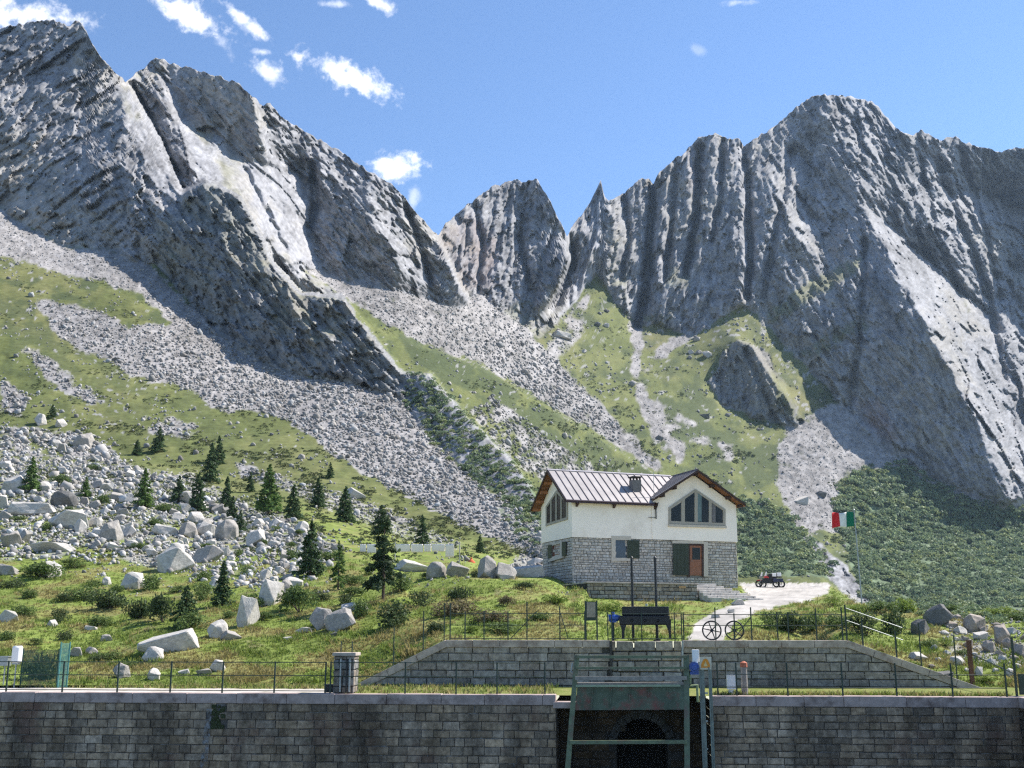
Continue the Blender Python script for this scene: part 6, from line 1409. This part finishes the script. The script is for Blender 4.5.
# ------------------------------------------------------------------ conifers: tapered trunk, whorls of drooping sprays
def conifer(seed, H=1.0, Rb=.21, n=120, bare=.06, gap=.0, leafs=30, droop=.35, pw=.85):
    r = np.random.default_rng(seed); C_, S_ = [], []; tb = MB()
    tb.tube([(0, 0, -.03), (0.004, 0, .3), (-.003, .003, .65), (0, 0, .98)], [.020, .015, .009, .002], 7)
    for i in range(n):
        t = bare + (1 - bare) * (i + r.random()) / n
        if gap and r.random() < gap: continue
        L = Rb * (1 - t) ** pw * r.uniform(.6, 1.15) + .012; az = r.uniform(0, 6.283); d = np.array([math.cos(az), math.sin(az)]); k = int(leafs * (.4 + L / Rb))
        s = np.sqrt(r.random(k)); rise = r.uniform(-.1, .25)
        p = np.stack([d[0] * L * s, d[1] * L * s, t + L * (rise * s - droop * s * s)], 1) + r.normal(size=(k, 3)) * (L * .09 + .003) * np.array([1, 1, .6]); C_.append(p); S_.append(np.full(k, .022 + .05 * L))
        if i % 3 == 0 and t < .9: tb.tube([(0, 0, t), (d[0] * L * .8, d[1] * L * .8, t + L * (rise * .8 - droop * .64))], [.004, .001], 4)
    C_ = np.concatenate(C_); S_ = np.concatenate(S_); Vv = leaf_quads(C_, S_ * r.uniform(.6, 1.3, len(S_)), r, .9)
    cr = np_mesh('crown', Vv * H, [np.arange(len(Vv)).reshape(-1, 4)]); tm = bpy.data.meshes.new('trunk'); tm.from_pydata([tuple(v * H) for v in tb.v], [], tb.f); return cr, tm
M_BARK = simple('conifer_bark', (.09, .065, .05), .95, .3, 14)
NEED = {'spruce': leaf_mat('spruce_needles', (.075, .120, .050), False), 'larch': leaf_mat('larch_needles', (.115, .185, .050), False), 'pine': leaf_mat('pine_needles', (.060, .092, .042), False)}
CV = {}
for nm, seed, kw in (('spruce', 1, dict(Rb=.30)), ('spruce', 2, dict(Rb=.36, n=120)), ('spruce', 3, dict(Rb=.26, n=140)), ('larch', 4, dict(Rb=.30, n=120, droop=.15)), ('pine', 5, dict(Rb=.23, n=64, bare=.18, gap=.22, leafs=44, pw=.5)), ('larch', 6, dict(Rb=.22, n=70, gap=.2)), ('spruce', 7, dict(Rb=.40, n=110, pw=.7))):
    cr, tm = conifer(seed, **kw); cr.materials.append(NEED[nm]); tm.materials.append(M_BARK); CV[seed] = (cr, tm)
NMS = {1: 'spruce_tree', 2: 'spruce_tree', 3: 'spruce_tree', 4: 'larch_tree', 5: 'pine_tree', 6: 'larch_tree', 7: 'spruce_tree'}
TREES = [(383,601,88,5,'tall dark conifer with ragged layered branches beside the washing line, tallest of all trees'), (310,576,54,1,'dense dark spruce standing right of the rock jumble, below the light larch'), (338,590,48,6,'thin pale half-bare young larch between the dense spruce and the tall conifer'),
 (268,514,50,4,'bright green bushy larch in the middle of the left slope'), (293,519,35,2,'small dark spruce immediately right of the bright larch'), (143,508,40,4,'broad mid-green young larch standing in the rock jumble'), (197,512,40,1,'dark pointed spruce in the middle of the rock jumble'),
 (178,503,28,2,'short dark spruce between the broad larch and the pointed spruce'), (218,463,28,1,'dark spruce highest on the left hillside, above the two slim ones'), (210,482,40,3,'slim spruce just below the highest one on the hillside'), (222,606,44,3,'small narrow dark spruce at the foot of the jumble above the lawn boulders'),
 (318,508,32,1,'slim dark spruce right of the small one by the bright larch'), (345,522,36,2,'spruce above the washing line end, left of the wide bushy one'), (381,532,27,7,'wide bushy spruce behind the tall conifer'), (422,545,30,1,'dark spruce behind the washing line sheets'),
 (226,510,34,3,'narrow green spruce at the right edge of the upper jumble'), (480,553,18,2,'small round spruce on the slope behind the boulder row'), (158,452,26,2,'small bushy conifer on the grass above the jumble'), (137,455,16,7,'tiny conifer at the upper edge of the grass, left of the small bushy one'), (240,532,22,2,'tiny spruce touching the dark-fronted block'), (85,498,22,4,'light green bushy larch near the dark blocky boulder'), (30,492,36,4,'light green spreading larch at the left edge of the jumble'), (185,627,40,7,'dark squat spruce among the shrubs above the lawn'), (330,478,16,2,'tiny spruce high on the grass right of the bright larch'), (250,492,20,3,'small thin spruce just left above the bright larch'), (52,418,14,7,'tiny dark conifer above the upper left jumble'), (232,520,24,1,'small dark spruce beside the narrow green spruce')]
for cx, by, hp, k, lb in TREES:
    b = ground1(cx, by); e = empty(NMS[k], b, lb, 'tree'); s = hp * b.y / F; e.scale = (s, s, s); e.rotation_euler.z = rb.uniform(0, 6.28)
    for nm, me in zip(('crown', 'trunk'), CV[k]): o = link(nm, me, None, e)

# ------------------------------------------------------------------ shrubs
def shrub_mesh(seed, lobes=7, per=190, hgt=.62):
    r = np.random.default_rng(seed); C_, S_ = [], []; st = MB()
    for i in range(lobes):
        a = r.uniform(0, 6.28); q = r.uniform(0, .36); c = np.array([math.cos(a) * q, math.sin(a) * q * .8, r.uniform(.08, .26)]); rad = r.uniform(.13, .24)
        d = r.normal(size=(per, 3)); d /= np.linalg.norm(d, axis=1)[:, None]; p = c + d * rad * (r.random((per, 1)) ** .35) * np.array([1, 1, .85]); p[:, 2] = np.abs(p[:, 2]); C_.append(p * np.array([1, 1, hgt / .5])); S_.append(np.full(per, .030)); st.tube([(0, 0, -.03), tuple(c * .6), tuple(c + np.array([0, 0, rad * .5]))], [.012, .008, .003], 5)
    C_ = np.concatenate(C_); S_ = np.concatenate(S_); Vv = leaf_quads(C_, S_ * r.uniform(.6, 1.4, len(S_)), r, .5); fm = np_mesh('foliage', Vv, [np.arange(len(Vv)).reshape(-1, 4)]); sm = bpy.data.meshes.new('stem'); sm.from_pydata([tuple(v) for v in st.v], [], st.f); return fm, sm
SM = {'dark': leaf_mat('juniper_leaves', (.070, .098, .038), False), 'mid': leaf_mat('alder_leaves', (.120, .170, .052), False), 'light': leaf_mat('bright_leaves', (.19, .25, .052), False), 'brown': leaf_mat('brown_heather', (.17, .14, .075), False)}
SV = {}
for i in range(5): SV[i] = shrub_mesh(40 + i, 6 + i % 3, 200 - 12 * i, (.5, .7, .38, .55, .85)[i])
def shrub(cx, by, w_, h_, kind, label, group=None):
    b = ground1(cx, by); e = empty('shrub', b, label, 'shrub', group); s = b.y / F; k = rb.randrange(5); hm_ = (.5, .7, .38, .55, .85)[k]; e.scale = (w_ * s * 1.05, w_ * s * .9, h_ * s / hm_ * .95); e.rotation_euler.z = rb.choice((0, 3.14)) + rb.uniform(-.4, .4)
    key = (k, kind)
    if key not in SV:
        f_, s_ = SV[k][0].copy(), SV[k][1].copy(); f_.materials.append(SM[kind]); s_.materials.append(M_BARK); SV[key] = (f_, s_)
    link('foliage', SV[key][0], None, e); link('stem', SV[key][1], None, e)
SHRUBS = [(163,622,44,36,'dark','large dark shrub above the long flat lawn boulder'),(186,630,48,26,'mid','mid-green shrub in front of the dark squat spruce'),(140,618,36,24,'dark','dark shrub left of the large dark one on the slope'),(300,612,56,34,'mid','large rounded green shrub beside the leaning slab, left of it'),(392,626,62,34,'dark','wide dark thicket under the tall conifer'),(362,617,34,24,'mid','green shrub behind the leaning slab, under the conifer'),(418,606,40,22,'dark','dark shrub right of the tall conifer trunk'),
 (455,616,50,26,'brown','brown heathery hummock in the middle of the grassy mound'),(458,600,30,17,'dark','dark juniper crowning the brown hummock'),(492,622,44,20,'brown','brown heather bank right of the hummock'),(500,632,50,14,'mid','low green shrub at the foot of the heather bank'),(437,632,40,14,'dark','low dark shrub behind the railing under the hummock'),(508,606,24,13,'brown','small red-brown bush on the grassy mound'),(522,589,26,9,'dark','flat dark juniper on the grass left of the house'),(470,633,20,10,'light','pale-leaved low plant behind the railing posts'),
 (57,622,28,20,'dark','dark round bush near the small pale lawn stone'),(24,616,26,18,'mid','green bush at the left edge above the lawn'),(100,627,44,16,'mid','spreading green shrub on the lawn edge above the thin flat stone'),(82,600,50,22,'mid','wide green shrub under the rock jumble'),(45,578,60,20,'mid','long dark-green mat of shrub under the left jumble'),(110,608,50,22,'dark','dark shrub left of the lone grass boulder'),(150,590,34,22,'mid','bush right of the lone grass boulder'),(200,600,34,26,'mid','bush between the small narrow spruce and the large dark shrub'),(252,608,26,18,'mid','bush left of the big pale boulder at the jumble foot'),(75,568,40,14,'mid','low shrub under the cluster-like wide boulder'),
 (40,680,46,32,'dark','dark shrub behind the wide green mesh panel'),(38,645,24,10,'mid','small shrub above the mesh panel'),(108,660,30,14,'mid','low bush beside the dark flat-topped rock'),(96,662,22,12,'dark','low dark bush in front of the brownish rock by the mesh'),(128,668,20,10,'mid','grassy bush near the grey leaning rock'),
 (612,612,30,16,'light','light green bush behind the notice board, under the terrace wall'),(790,632,44,26,'dark','dark bush beside the gravel track, behind the fence'),(768,628,30,24,'mid','green bush at the track side, leftmost behind the fence'),(812,630,40,24,'mid','bush with pale leaves below the gravel yard edge'),(838,628,36,22,'mid','rounded bush near the top of the handrail'),(832,606,30,14,'light','bright yellow-green bush on the bank beside the yard'),(866,636,52,34,'dark','large dark thicket beside the handrail'),(893,634,44,34,'dark','broad brownish-green thicket right of the handrail'),(905,612,34,18,'light','bright green bush on top of the bank'),(880,614,40,16,'mid','mid-green bush behind the handrail thicket'),(858,612,28,12,'light','pale grassy bush near the flagpole foot'),
 (930,648,26,14,'mid','low bush below the overhanging boulder'),(945,646,24,12,'light','bright tuft-like bush on the right bank'),(1000,616,40,14,'light','light green bush behind the pointed boulder'),(1020,620,34,12,'mid','green bush at the right edge above the bank'),(955,612,26,10,'mid','small bush behind the slanting outcrop'),(963,655,20,9,'mid','low bush among the stones of the right bank'),(910,668,26,9,'light','grassy bush beside the sloping coping'),(985,682,22,8,'light','grass clump at the foot of the rusty post'),
 (330,560,30,16,'mid','bush right of the dense dark spruce'),(352,585,30,18,'mid','bush at the foot of the thin pale larch'),(402,590,36,22,'mid','bush right behind the tall conifer trunk'),(290,560,24,14,'mid','bush left of the dense dark spruce'),(345,604,26,14,'dark','dark bush above the pale flat block'),(370,575,24,14,'light','bright bush left of the tall conifer'),(540,620,30,10,'mid','low grass bush behind the railing near the notice board'),(555,604,30,12,'light','bright bush on the mound near the house corner'),(428,578,22,7,'mid','low bush under the leftmost boulder of the row'),(475,577,18,9,'dark','dark creeping bush between two boulders of the row'),
 (100,505,24,14,'mid','bush between the dark boulder and the rocks'),(58,486,26,16,'mid','pale bush above the dark blocky boulder'),(165,512,30,12,'mid','bush under the broad young larch'),(245,575,24,14,'mid','bush at the right side of the lower jumble')]
for a in SHRUBS: shrub(*a)
for cx, by in ((118,498),(70,512),(155,525),(205,548),(238,556),(262,545),(290,548),(48,530),(18,520),(140,548),(95,470),(180,492),(228,535),(300,535),(275,530)):
    shrub(cx, by, rb.uniform(12, 22), rb.uniform(6, 11), 'mid', 'small green bush growing between the boulders of the left rock jumble', 'bushes in the rock jumble')
for cx, by in ((118,592),(66,602),(30,598),(12,588),(92,586),(230,618),(262,620),(205,580),(176,592),(350,596),(322,600),(64,640),(8,640)):
    shrub(cx, by, rb.uniform(20, 32), rb.uniform(9, 15), rb.choice(('mid', 'dark')), 'low dwarf shrub patch on the rough ground between jumble and lawn', 'dwarf shrubs below the jumble')
